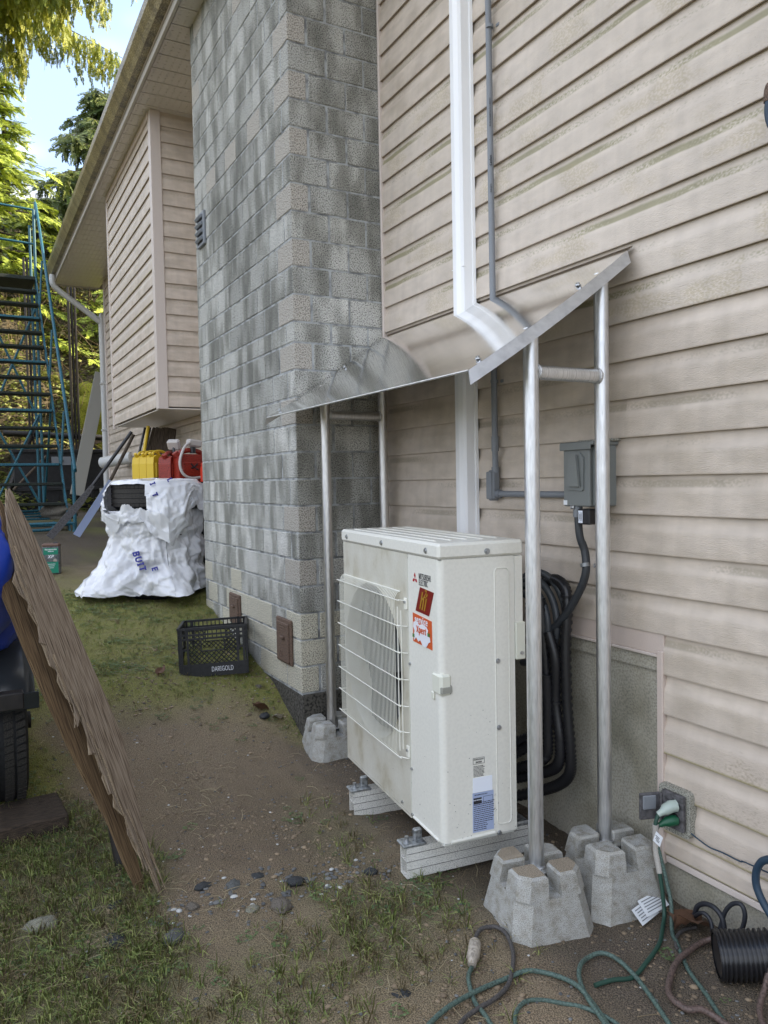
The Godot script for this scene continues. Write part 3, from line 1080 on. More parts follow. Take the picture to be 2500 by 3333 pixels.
# ------------------------------------------------------------------ heat pump
func build_heat_pump() -> void:
	var h := thing("heat_pump", "ivory outdoor heat pump unit with wire fan guard, stickers and brand lettering", "heat pump", V(-.631, -.13, 1.482), -.107)
	var W := .907
	var D := .275
	var H := .929
	var R := .022
	# wrap-round side panel with a rounded front corner
	var prof := []
	prof.append(V(0, 0, -.241))
	prof.append(V(0, 0, -R))
	for k in 7:
		var a := (PI / 2) * k / 6.0
		prof.append(V(R - R * cos(a), 0, -R + R * sin(a)))
	prof.append(V(D, 0, 0))
	var sidep := MB.new()
	var rows := []
	for y in [0.012, 0.9, H]:
		var row := []
		for p in prof: row.append(p + V(0, y, 0))
		rows.append(row)
	sidep.grid(rows)
	if sidep.n[1].x > 0:
		sidep = MB.new(); sidep.grid(rows, [], true)
	obj("side_panel", sidep, M.ac, h)
	# body and the front panel with its round opening
	var core := MB.new()
	core.box(V(D / 2 + .10, H / 2, -W / 2), V(D - .21, H - .02, W - .012))
	obj("body", core, M.ac_inner, h)
	obj("end_panel", bx(V(D / 2, H / 2, -W + .003), V(D - .004, H - .01, .006), .002), M.ac, h)
	obj("bottom_pan", bx(V(D / 2, .006, -W / 2), V(D - .01, .012, W - .01), .003), M.ac_inner, h)
	var fc := V(0, .492, -.583)
	var fr := .292
	var fp := MB.new()
	var N := 64
	var fz0 := -W
	var fz1 := -.2445
	for k in N:
		var a0 := TAU * k / N
		var a1 := TAU * (k + 1) / N
		var q := []
		for a in [a0, a1]:
			var d := Vector2(cos(a), sin(a))
			var t := 1e9
			if d.x > 1e-6: t = minf(t, (fz1 - fc.z) / d.x)
			if d.x < -1e-6: t = minf(t, (fz0 - fc.z) / d.x)
			if d.y > 1e-6: t = minf(t, (H - fc.y) / d.y)
			if d.y < -1e-6: t = minf(t, (.012 - fc.y) / d.y)
			q.append(V(0, fc.y + d.y * fr, fc.z + d.x * fr))
			q.append(V(0, fc.y + d.y * t, fc.z + d.x * t))
		fp.quad(q[0], q[2], q[3], q[1], V(-1, 0, 0))
	for cn in [[fz1, H], [fz0, H], [fz0, .012], [fz1, .012]]:      # fill the four corners the rays skip
		var best := []
		for k in N:
			var a0 := TAU * k / N
			var a1 := TAU * (k + 1) / N
			var hit := []
			for a in [a0, a1]:
				var d := Vector2(cos(a), sin(a))
				var t := 1e9
				if d.x > 1e-6: t = minf(t, (fz1 - fc.z) / d.x)
				if d.x < -1e-6: t = minf(t, (fz0 - fc.z) / d.x)
				if d.y > 1e-6: t = minf(t, (H - fc.y) / d.y)
				if d.y < -1e-6: t = minf(t, (.012 - fc.y) / d.y)
				hit.append(V(0, fc.y + d.y * t, fc.z + d.x * t))
			if absf(hit[0].y - hit[1].y) > .001 and absf(hit[0].z - hit[1].z) > .001 and (hit[0] - V(0, cn[1], cn[0])).length() < .12:
				best = hit
		if best.size():
			fp.tri(best[0], best[1], V(0, cn[1], cn[0]), V(-1, 0, 0))
	fp.box(V(.004, .006, (fz0 + fz1) / 2), V(.010, .010, fz1 - fz0))
	obj("front_panel", fp, M.ac_front, h)
	var duct := MB.new()
	duct.lathe([Vector2(fr + .004, -.006), Vector2(fr, .0), Vector2(fr - .006, .03), Vector2(fr - .006, .085)], 56, Transform3D(Basis(Vector3(0, 1, 0), Vector3(1, 0, 0), Vector3(0, 0, -1)), fc))
	obj("fan_shroud", duct, M.ac_front, h)
	obj("fan_well", bx(V(.092, fc.y, fc.z), V(.006, .60, .60)), M.dark, h)
	# fan: hub and three broad blades
	var fan := obj("fan", tb([fc + V(.02, 0, 0), fc + V(.075, 0, 0)], .055, 24), M.fan, h)
	for k in 3:
		var bl := MB.new()
		var rws := []
		for i in 9:
			var rr := lerpf(.05, .272, i / 8.0)
			var row := []
			for j in 9:
				var t := j / 8.0
				var a := TAU * k / 3.0 + .35 + (t - .5) * 1.45 * (1.0 - .15 * i / 8.0) + i * .05
				row.append(fc + V(lerpf(.030, .070, t), sin(a) * rr, cos(a) * rr))
			rws.append(row)
		bl.grid(rws)
		obj("fan_blade", bl, M.fan, fan)
	# lid with pressed ribs
	var lid := obj("lid", bx(V(D / 2 + .014, H + .026, -W / 2), V(D + .042, .052, W + .014), .009), M.ac, h)
	for k in 5:
		obj("lid_rib", bx(V(.035 + k * .058, H + .0525, -W / 2 - .02), V(.010, .005, W * .84), .002), M.ac, lid)
	obj("lid_shadow_gap", bx(V(D / 2, H + .001, -W / 2), V(D - .004, .006, W - .006)), M.dark, h)
	for q in [[-.04, 0], [-.42, 0], [-.80, 0]]:
		var sc := obj("screw", tb([V(-.0055, H + .024, q[0] - .04), V(-.0125, H + .024, q[0] - .04)], .0065, 8), M.steel, lid)
		obj("washer", tb([V(-.006, H + .024, q[0] - .04), V(-.0085, H + .024, q[0] - .04)], .010, 12), M.steel, sc)
	var sc2 := obj("screw", tb([V(.17, H + .020, .006), V(.17, H + .020, .015)], .0065, 8), M.steel, lid)
	obj("washer", tb([V(.17, H + .020, .006), V(.17, H + .020, .0105)], .010, 12), M.steel, sc2)
	# wire guard
	var gz0 := -.888
	var gz1 := -.285
	var gx := -.026
	var gt := .762
	var gb := .213
	var g := MB.new()
	var nw := 46
	for k in nw:
		var z := lerpf(gz0, gz1 - .022, float(k) / (nw - 1))
		g.tube([V(-.002, gt + .030, z), V(gx * .55, gt + .026, z), V(gx * .95, gt + .008, z), V(gx, gt - .012, z), V(gx, gb + .004, z), V(gx * .7, gb - .006, z)], .00145, 5, false)
	g.tube([V(gx * .95, gt - .02, gz1 + .004), V(gx * .95, gb + .02, gz1 + .004)], .0020, 5, false)
	g.tube([V(gx * .75, gt - .03, gz1 + .022), V(gx * .75, gb + .03, gz1 + .022)], .0020, 5, false)
	var guard := tag(obj("guard_wires", g, M.wire_guard, h), "", "", "", "stuff")
	for y in [.766, .676, .582, .488, .394, .302, .211]:
		var pts := smooth([V(.0, y, gz0 - .012), V(gx * .8, y, gz0 - .010), V(gx - .002, y, gz0 + .010), V(gx - .002, y, gz1 - .030), V(gx * .85, y, gz1 + .004), V(gx * .45, y, gz1 + .026), V(-.001, y, gz1 + .036)], 4)
		obj("guard_bar", tb(pts, .0020, 7), M.wire_guard, guard)
	obj("guard_bar", tb([V(-.003, gt + .029, gz0), V(-.003, gt + .029, gz1 - .02)], .0022, 6), M.wire_guard, guard)
	for y in [.755, .235]:
		var br := obj("guard_bracket", bx(V(-.004, y, gz1 + .030), V(.007, .040, .022), .002), M.wire_guard, h)
		obj("screw", tb([V(-.007, y + .006, gz1 + .033), V(-.013, y + .006, gz1 + .033)], .005, 8), M.steel, br)
	# seam, carry handle, side pressings, screws
	obj("panel_seam", bx(V(.0, H / 2, -.2430), V(.0025, H - .03, .0022)), M.ac_edge, h)
	var hd := obj("carry_handle", bx(V(.0165, .528, -.0265), V(.043, .072, .067), .009), M.ac_edge, h)
	obj("handle_hollow", bx(V(.0185, .512, -.0225), V(.042, .030, .062), .006), mat(Color(.30, .30, .26), .5), hd)
	obj("handle_tab", bx(V(-.004, .486, -.050), V(.006, .026, .020), .003), M.ac_edge, hd)
	var rec := MB.new()                                                     # raised outline of the long side pressing
	var rl := []
	for q in [[.201, .05], [.201, .88], [.207, .890], [.245, .890], [.254, .880], [.254, .05], [.247, .040], [.208, .040], [.201, .05]]: rl.append(V(q[0], q[1], .0005))
	rec.tube(rl, .0022, 6, false)
	obj("pressed_rib", rec, M.ac, h)
	obj("pressed_rib", tb([V(.028, .014, .0), V(.19, .017, .0)], .0055, 8), M.ac, h)
	obj("pressed_rib", tb([V(.0, .013, -.03), V(.0, .013, -.225)], .005, 8), M.ac, h)
	for q in [[.210, .585], [.211, .364], [.207, .012]]:
		var s := obj("screw", tb([V(q[0], q[1], .0), V(q[0], q[1], .006)], .0062, 8), M.steel, h)
		obj("washer", tb([V(q[0], q[1], .0), V(q[0], q[1], .002)], .0085, 10), M.steel, s)
	for q in [[.549, -.231], [.181, -.231], [.020, -.232], [.03, -.32]]:
		obj("screw", tb([V(-.001, q[0], q[1]), V(-.006, q[0], q[1])], .005, 8), M.steel, h)
	# valve cover behind the side panel
	var vc := obj("valve_cover", bx(V(D + .018, .755, -.055), V(.034, .345, .11), .004), M.ac, h)
	obj("cover_flap", bx(V(D + .020, .645, -.052), V(.037, .125, .118), .003), M.ac_edge, vc)
	obj("screw", tb([V(D + .022, .605, .005), V(D + .022, .605, .013)], .006, 8), M.steel, vc)
	# feet
	for z in [-.172, -.682]:
		for x in [-.035, D + .03]:
			var ft := obj("mounting_foot", bx(V(x, -.045, z), V(.085, .010, .062), .003), M.galv, h)
			obj("foot_web", bx(V(x + (.022 if x < 0 else -.022), -.022, z), V(.030, .042, .020), .004), M.galv, ft)
			obj("bolt", tb([V(x - .018, -.042, z), V(x - .018, -.022, z)], .0075, 6), M.steel, ft)
			obj("washer", tb([V(x - .018, -.041, z), V(x - .018, -.036, z)], .013, 12), M.steel, ft)
	obj("drain_tray", bx(V(D + .035, .0, -.09), V(.09, .016, .09), .005), M.galv, h)
	# printing: texts stand on the front (facing -x) or the side (facing +z)
	var fb := Basis(V(0, 0, 1), V(0, 1, 0), V(-1, 0, 0))
	var logo := MB.new()
	var lc := V(-.0012, .850, -.182)
	for tdir in [90.0, 210.0, 330.0]:
		var a := deg_to_rad(tdir)
		var d1 := V(0, sin(a), cos(a))
		var d2 := V(0, sin(a + PI / 2), cos(a + PI / 2))
		var s := .021
		logo.slab([lc + d1 * .001, lc + d1 * (s * .5) + d2 * (s * .29), lc + d1 * s, lc + d1 * (s * .5) - d2 * (s * .29)], V(-.0006, 0, 0))
	obj("logo_diamonds", logo, M.red, h)
	text("brand_lettering", "MITSUBISHI", .0200, Transform3D(fb.scaled_local(V(.84, 1.25, 1)), V(-.0016, .862, -.104)), M.ink, h, "Droid Sans")
	text("brand_lettering", "ELECTRIC", .0200, Transform3D(fb.scaled_local(V(.84, 1.25, 1)), V(-.0016, .841, -.115)), M.ink, h, "Droid Sans")
	var h2 := MB.new()
	h2.slab([V(-.0014, .826, -.142), V(-.0014, .820, -.038), V(-.0014, .738, -.076), V(-.0014, .742, -.180)], V(-.0012, 0, 0))
	var h2o := obj("sticker", h2, M.dark_red, h)
	h2o.set_meta("label", "dark red slanted sticker with gold lettering")
	var sl := Basis(V(0, -.05, 1), V(0, 1, .40), V(-1, 0, 0))
	text("sticker_lettering", "hi", .062, Transform3D(sl.scaled_local(V(.9, 1.25, 1)), V(-.0022, .778, -.116)), M.gold, h2o, "Droid Sans", true)
	text("sticker_lettering", "2", .036, Transform3D(sl.scaled_local(V(.9, 1.1, 1)), V(-.0023, .808, -.098)), M.gold, h2o, "Droid Sans", true)
	var sv := MB.new()
	sv.slab([V(-.0014, .732, -.203), V(-.0014, .724, -.057), V(-.0014, .630, -.055), V(-.0014, .634, -.203)], V(-.0012, 0, 0))
	var svo := obj("sticker", sv, M.orange, h)
	svo.set_meta("label", "orange service sticker with its middle scraped white")
	text("sticker_lettering", "service", .030, Transform3D(fb, V(-.0022, .713, -.136)), M.white_letter, svo, "Droid Sans", true)
	var torn := MB.new()
	var tp := []
	for q in [[.702, -.195], [.706, -.170], [.698, -.150], [.704, -.125], [.700, -.095], [.690, -.082], [.678, -.086], [.668, -.070], [.655, -.066], [.648, -.082], [.640, -.088], [.630, -.100], [.632, -.125], [.648, -.142], [.640, -.158], [.652, -.176], [.640, -.190], [.655, -.196], [.672, -.186], [.685, -.198]]:
		tp.append(V(-.0031, q[0], q[1]))
	torn.slab(tp, V(-.0008, 0, 0))
	obj("torn_patch", torn, M.white_letter, svo)
	for q in [[-.078, .676], [-.196, .655]]:
		obj("green_print", bx(V(-.0030, q[1], q[0]), V(.0006, .012, .016)), M.green_print, svo)
	text("sticker_lettering", "Xpert", .026, Transform3D(fb.scaled_local(V(1.1, 1.2, 1)), V(-.0042, .682, -.132)), M.orange, svo, "Droid Sans", true)
	var sb := Basis.IDENTITY
	text("print", "REFRIGERANT", .0062, Transform3D(sb, V(.133, .270, .0008)), M.ink, h)
	text("print", "R410A", .0078, Transform3D(sb, V(.133, .261, .0008)), M.ink, h, "Droid Sans", true)
	var fr2 := MB.new()
	for q in [[.133, .2755, .042, .0008], [.133, .2555, .042, .0008]]: fr2.box(V(q[0], q[1], .0008), V(q[2], q[3], .0008))
	for x in [.112, .154]: fr2.box(V(x, .2655, .0008), V(.0008, .020, .0008))
	obj("print_frame", fr2, M.ink, h)
	var fineprint := MB.new()
	for k in 9:
		var x := .113
		while x < .150:
			var l := rng.randf_range(.003, .008)
			fineprint.box(V(x + l / 2, .248 - k * .0042, .0006), V(l, .0016, .0006)); x += l + .0012
	obj("fine_print", fineprint, M.ink, h)
	var lw := obj("label_plate", bx(V(.146, .186, .0008), V(.072, .048, .0012)), M.label_white, h)
	lw.set_meta("label", "blank white label on the unit's side")
	var lb := obj("label_plate", bx(V(.147, .0955, .0010), V(.078, .130, .0014)), M.label_blue, h)
	lb.set_meta("label", "pale blue rating plate with small print")
	var lp := MB.new()
	for k in 19:
		if k < 4: continue
		var x := .111
		while x < (.158 if k > 14 else .182):
			var l := rng.randf_range(.003, .010)
			lp.box(V(x + l / 2, .153 - k * .0064, .0020), V(l, .0022, .0006)); x += l + .0016
	lp.box(V(.126, .134, .0020), V(.030, .020, .0006))
	for q in [[.148, .134], [.183, .134]]: lp.box(V(q[0], q[1], .0020), V(.0008, .022, .0006))
	for q in [.123, .145]: lp.box(V(.1655, q, .0020), V(.035, .0008, .0006))
	obj("plate_print", lp, M.ink, lb)
	text("plate_lettering", "MITSUBISHI ELECTRIC", .0046, Transform3D(sb, V(.139, .1535, .0020)), M.ink, lb, "Droid Sans", true)
	text("plate_lettering", "AHRI CERTIFIED", .0044, Transform3D(sb, V(.126, .137, .0026)), M.label_white, lb, "Droid Sans", true)
	var specks := MB.new()
	for k in 70:
		var s := rng.randf_range(.0008, .0024)
		if rng.randf() < .6: specks.box(V(rng.randf_range(.02, .27), rng.randf() * rng.randf() * .5 + .02, .0004), V(s, s, .0006))
		else: specks.box(V(-.0003, rng.randf() * rng.randf() * .5 + .02, rng.randf_range(-.9, -.03)), V(.0006, s, s))
	tag(obj("dirt_specks", specks, M.ink, h), "", "", "", "stuff")
	# white hollow beams under it
	for q in [[-.172, "speckled white hollow beam under the near end of the heat pump"], [-.685, "speckled white hollow beam under the far end of the heat pump"]]:
		var b := thing("support_beam", q[1], "beam", h.transform * V(-.065, -.156, q[0]), -.107, "white hollow beams under the heat pump")
		var l := .475
		var hb := .104
		var wb := .056
		var t := .005
		var bb := MB.new()
		for y in [t / 2, hb * .56, hb - t / 2]: bb.box(V(l / 2, y, 0), V(l, t, wb - .002))
		for z in [-wb / 2 + t / 2, wb / 2 - t / 2]: bb.box(V(l / 2 + .0005, hb / 2, z), V(l + .001, hb - .001, t))
		bb.box(V(l / 2, hb * .72, 0), V(l - .002, hb * .44, t * .8))
		obj("hollow_section", bb, M.beam, b)
		var gr := MB.new()
		for y in [.030, .058, .084]: gr.box(V(l / 2, y, wb / 2 + .0005), V(l, .0012, .0012))
		obj("groove", gr, M.footing, b)

# ------------------------------------------------------------------ on the wall
func build_wall_fittings() -> void:
	# line-set cover
	var lc := thing("line_set_cover", "white vinyl line-set cover running up the siding through the awning", "cover", V(0, 0, .775))
	var cp := [V(-.055, 0, 0), V(-.052, .012, 0), V(-.046, .014, 0), V(-.040, .050, 0), V(-.030, .060, 0), V(0, .0635, 0), V(.030, .060, 0), V(.040, .050, 0), V(.046, .014, 0), V(.052, .012, 0), V(.055, 0, 0)]
	var sec := []
	for p in cp: sec.append(V(-p.y - .005, -.1, p.x))
	var b := MB.new()
	var y0 := .62
	for k in sec.size() - 1:
		var d: Vector3 = sec[k + 1] - sec[k]
		var n := V(-d.z, 0, d.x)
		if n.x > 0.001: n = -n
		b.quad(V(sec[k].x, y0, sec[k].z), V(sec[k + 1].x, y0, sec[k + 1].z), V(sec[k + 1].x, 4.1, sec[k + 1].z), V(sec[k].x, 4.1, sec[k].z), n if absf(n.x) > .001 else V(0, 0, signf(sec[k].z)))
	obj("channel", b, M.white_vinyl, lc)
	for y in [1.95, 3.3]:
		obj("coupling", bx(V(-.030, y, 0), V(.0675, .003, .086), .001), M.white_vinyl, lc)
	# conduit
	var c := thing("conduit", "grey plastic electrical conduit strapped to the siding with printed lettering", "conduit")
	var cx := -.026
	var cz := .975
	obj("pipe", tb([V(cx, 1.08, cz), V(cx, 4.1, cz - .012)], .0125, 14), M.grey_pvc, c)
	obj("coupling", tb([V(cx, 1.165, cz), V(cx, 1.225, cz)], .0152, 14), M.grey_pvc, c)
	var lb := obj("conduit_body", bx(V(cx - .004, 1.025, cz - .008), V(.044, .125, .042), .010), M.grey_pvc, c)
	obj("body_cover", bx(V(cx - .028, 1.025, cz - .008), V(.006, .112, .034), .003), M.grey_pvc, lb)
	obj("hub", tb([V(cx, 1.075, cz), V(cx, 1.10, cz)], .0165, 12), M.grey_pvc, lb)
	obj("hub", tb([V(cx, .990, cz + .008), V(cx, .990, cz + .034)], .0168, 12), M.grey_pvc, lb)
	obj("pipe", tb([V(cx, .990, cz + .02), V(cx, .990, 1.50)], .0125, 14), M.grey_pvc, c)
	for y in [1.448, 2.86]:
		var st := obj("strap", tb([V(cx, y - .006, cz), V(cx, y + .006, cz)], .0155, 14), M.grey_pvc, c)
		obj("strap_ear", bx(V(-.006, y, cz + .026), V(.006, .013, .020), .002), M.grey_pvc, st)
	var tb_ := Basis(V(0, 1, 0), V(-.71, 0, -.71), V(-.71, 0, .71))
	text("lettering", "Carlon", .013, Transform3D(tb_, V(cx - .0092, 2.33, cz + .0086)), M.ink, c, "Droid Sans", true)
	text("lettering", "3/4 (21)", .010, Transform3D(tb_, V(cx - .0092, 2.22, cz + .0086)), M.ink, c)
	text("lettering", "RIGID NONMETALLIC CONDUIT", .008, Transform3D(tb_, V(cx - .0092, 2.52, cz + .0086)), M.ink, c)
	# disconnect box
	var d := thing("disconnect_box", "grey metal disconnect box on the siding behind the rear post", "electrical box")
	obj("box", bx(V(-.045, 1.055, 1.545), V(.088, .205, .150), .004), M.grey_box, d)
	var dr := obj("door", bx(V(-.096, 1.052, 1.533), V(.016, .200, .128), .004), M.grey_box, d)
	var bu := MB.new()
	bu.slab([V(-.104, 1.135, 1.500), V(-.104, 1.135, 1.555), V(-.104, 1.118, 1.575), V(-.104, 1.010, 1.572), V(-.104, 1.005, 1.565), V(-.104, 1.010, 1.490)], V(.006, 0, 0))
	bu.slab([V(-.112, 1.126, 1.512), V(-.112, 1.128, 1.550), V(-.112, 1.020, 1.562), V(-.112, 1.022, 1.506)], V(.010, 0, 0))
	obj("raised_panel", bu, M.grey_box, dr)
	var hood := obj("rain_hood", bx(V(-.052, 1.165, 1.540), V(.120, .014, .165), .004), M.grey_box, d)
	obj("hood_lip", bx(V(-.110, 1.155, 1.535), V(.006, .022, .150), .002), M.grey_box, hood)
	obj("caulk", bx(V(-.010, 1.176, 1.545), V(.04, .010, .17), .003), M.mount, d)
	obj("sticker", bx(V(-.1046, .965, 1.480), V(.001, .016, .018)), M.paper, dr)
	obj("knockout", tb([V(-.05, .985, 1.619), V(-.05, .985, 1.623)], .014, 16), M.grey_box, d)
	obj("hasp", bx(V(-.104, .950, 1.515), V(.012, .014, .018), .003), M.steel, dr)
	obj("connector", tb([V(-.085, .955, 1.520), V(-.085, .915, 1.520)], .016, 14), M.grey_pvc, d)
	var tr := obj("breaker_tag", bx(V(-.085, .918, 1.572), V(.050, .052, .058), .004), M.black, d)
	obj("tag_label", bx(V(-.1105, .918, 1.560), V(.001, .042, .020)), M.label_white, tr)
	var tl := MB.new()
	for k in 5: tl.box(V(-.1112, .918, 1.553 + k * .0035), V(.0006, .030 - (k % 2) * .012, .0012))
	obj("tag_print", tl, M.ink, tr)
	# flexible conduit from the box and its coil behind the unit
	var f := thing("flexible_conduit", "dark grey flexible conduit hanging from the disconnect box, coiled behind the heat pump", "conduit")
	var pts := [V(-.085, .93, 1.520), V(-.082, .85, 1.525), V(-.070, .80, 1.535), V(-.075, .745, 1.548), V(-.08, .690, 1.538), V(-.085, .62, 1.498), V(-.09, .56, 1.452), V(-.10, .50, 1.385), V(-.13, .455, 1.30), V(-.20, .44, 1.22), V(-.27, .44, 1.18)]
	obj("pipe", tb(smooth(pts, 8), .0135, 12), M.hose, f)
	var ribs := MB.new()
	var sp := smooth(pts, 14)
	for k in range(20, sp.size() - 1):
		ribs.tube([sp[k] - (sp[k + 1] - sp[k]).normalized() * .0012, sp[k] + (sp[k + 1] - sp[k]).normalized() * .0012], .0143, 12, false)
	tag(obj("ribs", ribs, M.hose, f), "", "", "", "stuff")
	for k in 4:
		var cp2 := []
		var ry: float = .165 - k * .012
		var rz: float = .150 - k * .020
		for i in 15:
			var a := -2.5 + i * .30
			cp2.append(V(-.065 - k * .026, .515 - k * .012 + sin(a + .9) * ry + .02, 1.285 + cos(a + .9) * rz))
		cp2.append(V(-.20, .315 + k * .03, 1.20)); cp2.append(V(-.28, .30 + k * .035, 1.16))
		obj("pipe", tb(smooth(cp2, 4), .0135, 12), M.hose, f)
	var st2 := obj("strap", tb([V(-.079, .757, 1.545), V(-.079, .745, 1.548)], .0165, 14), M.galv, f)
	obj("strap_ear", bx(V(-.03, .750, 1.574), V(.07, .014, .004), .001), M.galv, st2)
	# black corrugated refrigerant hoses
	var gname := "black corrugated hoses behind the heat pump"
	var defs := [
		["outermost black corrugated hose dropping straight down the bare concrete", [V(-.06, .66, 1.30), V(-.06, .68, 1.38), V(-.07, .63, 1.445), V(-.085, .45, 1.452), V(-.09, .25, 1.462), V(-.09, .08, 1.478), V(-.09, .0, 1.470), V(-.10, -.055, 1.42), V(-.13, -.11, 1.32), V(-.20, -.155, 1.22), V(-.28, -.17, 1.17)], .021],
		["second black corrugated hose from the bare concrete, cut short end", [V(-.12, .50, 1.40), V(-.11, .40, 1.425), V(-.11, .25, 1.425), V(-.11, .12, 1.445), V(-.115, .03, 1.44), V(-.13, -.02, 1.37), V(-.17, -.06, 1.28), V(-.24, -.10, 1.19), V(-.29, -.11, 1.16)], .021],
		["black corrugated hose bending in beside the fan unit, upper of the lot", [V(-.13, .62, 1.37), V(-.125, .42, 1.385), V(-.12, .27, 1.392), V(-.12, .18, 1.388), V(-.14, .11, 1.33), V(-.19, .06, 1.25), V(-.25, .035, 1.19), V(-.30, .03, 1.16)], .020],
		["black corrugated hose just under the upper one, entering the unit", [V(-.15, .60, 1.34), V(-.145, .40, 1.35), V(-.14, .20, 1.37), V(-.15, .09, 1.34), V(-.19, .02, 1.26), V(-.25, -.01, 1.19), V(-.30, -.02, 1.16)], .020],
		["black corrugated hose between the two middle bends behind the unit", [V(-.14, .35, 1.41), V(-.135, .15, 1.41), V(-.14, .05, 1.40), V(-.17, -.01, 1.31), V(-.23, -.045, 1.21), V(-.29, -.06, 1.16)], .021]]
	for q in defs:
		var o := thing("corrugated_hose", q[0], "hose", Vector3.ZERO, 0.0, gname)
		var path := smooth(q[1], 30)
		var rr := []
		for k in path.size(): rr.append(q[2] * (1.0 if k % 4 < 2 else .82))
		obj("sleeve", tb(path, rr, 14), M.hose_black, o)
		obj("tie", tb([path[60] - V(0, .004, 0), path[60] + V(0, .004, 0)], q[2] * 1.12, 12), M.black, o)
	# outlet
	var ol := thing("outdoor_outlet", "grime-speckled outlet on a pale mounting block with its grey cover flipped open", "outlet", V(0, 0, 0))
	var mo := MB.new()
	var mp := []
	var r0 := .016
	for q in [[1.815 + r0, .078, 0], [1.935 - r0, .078, 1], [1.935 - r0, -.068, 2], [1.815 + r0, -.068, 3]]:
		var cc := V(-.026, q[1] + (-r0 if q[1] > 0 else r0), q[0])
		for k in 4:
			var a: float = [PI, PI / 2, 0.0, -PI / 2][q[2]] - k * PI / 6
			mp.append(cc + V(0, sin(a) * r0, cos(a) * r0))
	mo.slab(mp, V(-.030, 0, 0))
	obj("mounting_block", mo, M.mount, ol)
	var pl := obj("cover_plate", bx(V(-.036, .010, 1.882), V(.016, .112, .082), .003), M.plate, ol)
	var fl := obj("cover_flap", bx(V(-.075, .012, 1.822), V(.070, .085, .010), .003, Basis(Vector3.UP, -.35)), M.plate, ol)
	obj("flap_pane", bx(V(-.082, .026, 1.828), V(.045, .045, .006), .003, Basis(Vector3.UP, -.35)), M.grey_pvc, fl)
	obj("hinge", tb([V(-.046, .055, 1.842), V(-.046, -.03, 1.842)], .006, 8), M.plate, ol)
	obj("socket_face", tb([V(-.043, .030, 1.892), V(-.048, .030, 1.892)], .020, 16), M.dark, pl)
	obj("socket_face", tb([V(-.043, -.012, 1.892), V(-.048, -.012, 1.892)], .020, 16), M.dark, pl)
	# thin wire along the siding
	tag(obj("thin_wire", tb(smooth([V(-.02, -.045, 1.93), V(-.020, -.061, 1.996), V(-.016, -.061, 2.042), V(-.016, -.062, 2.102), V(-.02, -.054, 2.158), V(-.02, -.05, 2.6)], 5), .0022, 6), M.cable_blue), "thin dark blue wire running along the lowest siding from the outlet", "wire")
	# hose bibb at the frame edge
	var hb := thing("hose_bibb", "dark brass hose bibb on the siding at the right edge", "faucet", V(.0, 2.06, 2.232))
	obj("spout", tb(smooth([V(.0, .0, 0), V(-.05, .0, 0), V(-.075, -.012, 0), V(-.080, -.05, 0)], 5), .012, 12), M.rusty, hb)
	obj("handle", tb([V(-.042, .028, 0), V(-.042, .036, 0)], .022, 10), M.rusty, hb)
	obj("stem", tb([V(-.042, .0, 0), V(-.042, .03, 0)], .005, 8), M.steel, hb)
	tag(obj("garden_hose", tb(smooth([V(-.080, 2.02, 2.235), V(-.08, 1.95, 2.240), V(-.085, 1.80, 2.32), V(-.08, 1.5, 2.33), V(-.06, 1.0, 2.42), V(-.05, .4, 2.40), V(-.05, .12, 2.33), V(-.05, .03, 2.26), V(-.05, .0, 2.212), V(-.05, -.019, 2.190), V(-.05, -.056, 2.176), V(-.05, -.103, 2.183), V(-.05, -.16, 2.23), V(-.06, -.25, 2.35), V(-.08, -.30, 2.5)], 6), .0105, 10), M.cable_blue), "dark blue-black garden hose hanging from the bibb down the siding", "hose")

# ------------------------------------------------------------------ yard things
func cord(called: String, pts: Array, r: float, m: Material, label: String, cat: String, group := "") -> MeshInstance3D:
	var o := obj(called, tb(smooth(pts, 8), r, 10), m)
	tag(o, label, cat, group)
	return o

func on(x: float, z: float, up := .006) -> Vector3:
	return V(x, gy(x, z) + up, z)

func lay(xz: Array, up := .007) -> Array:
	var o := []
	for q in xz: o.append(on(q[0], q[1], up))
	return o

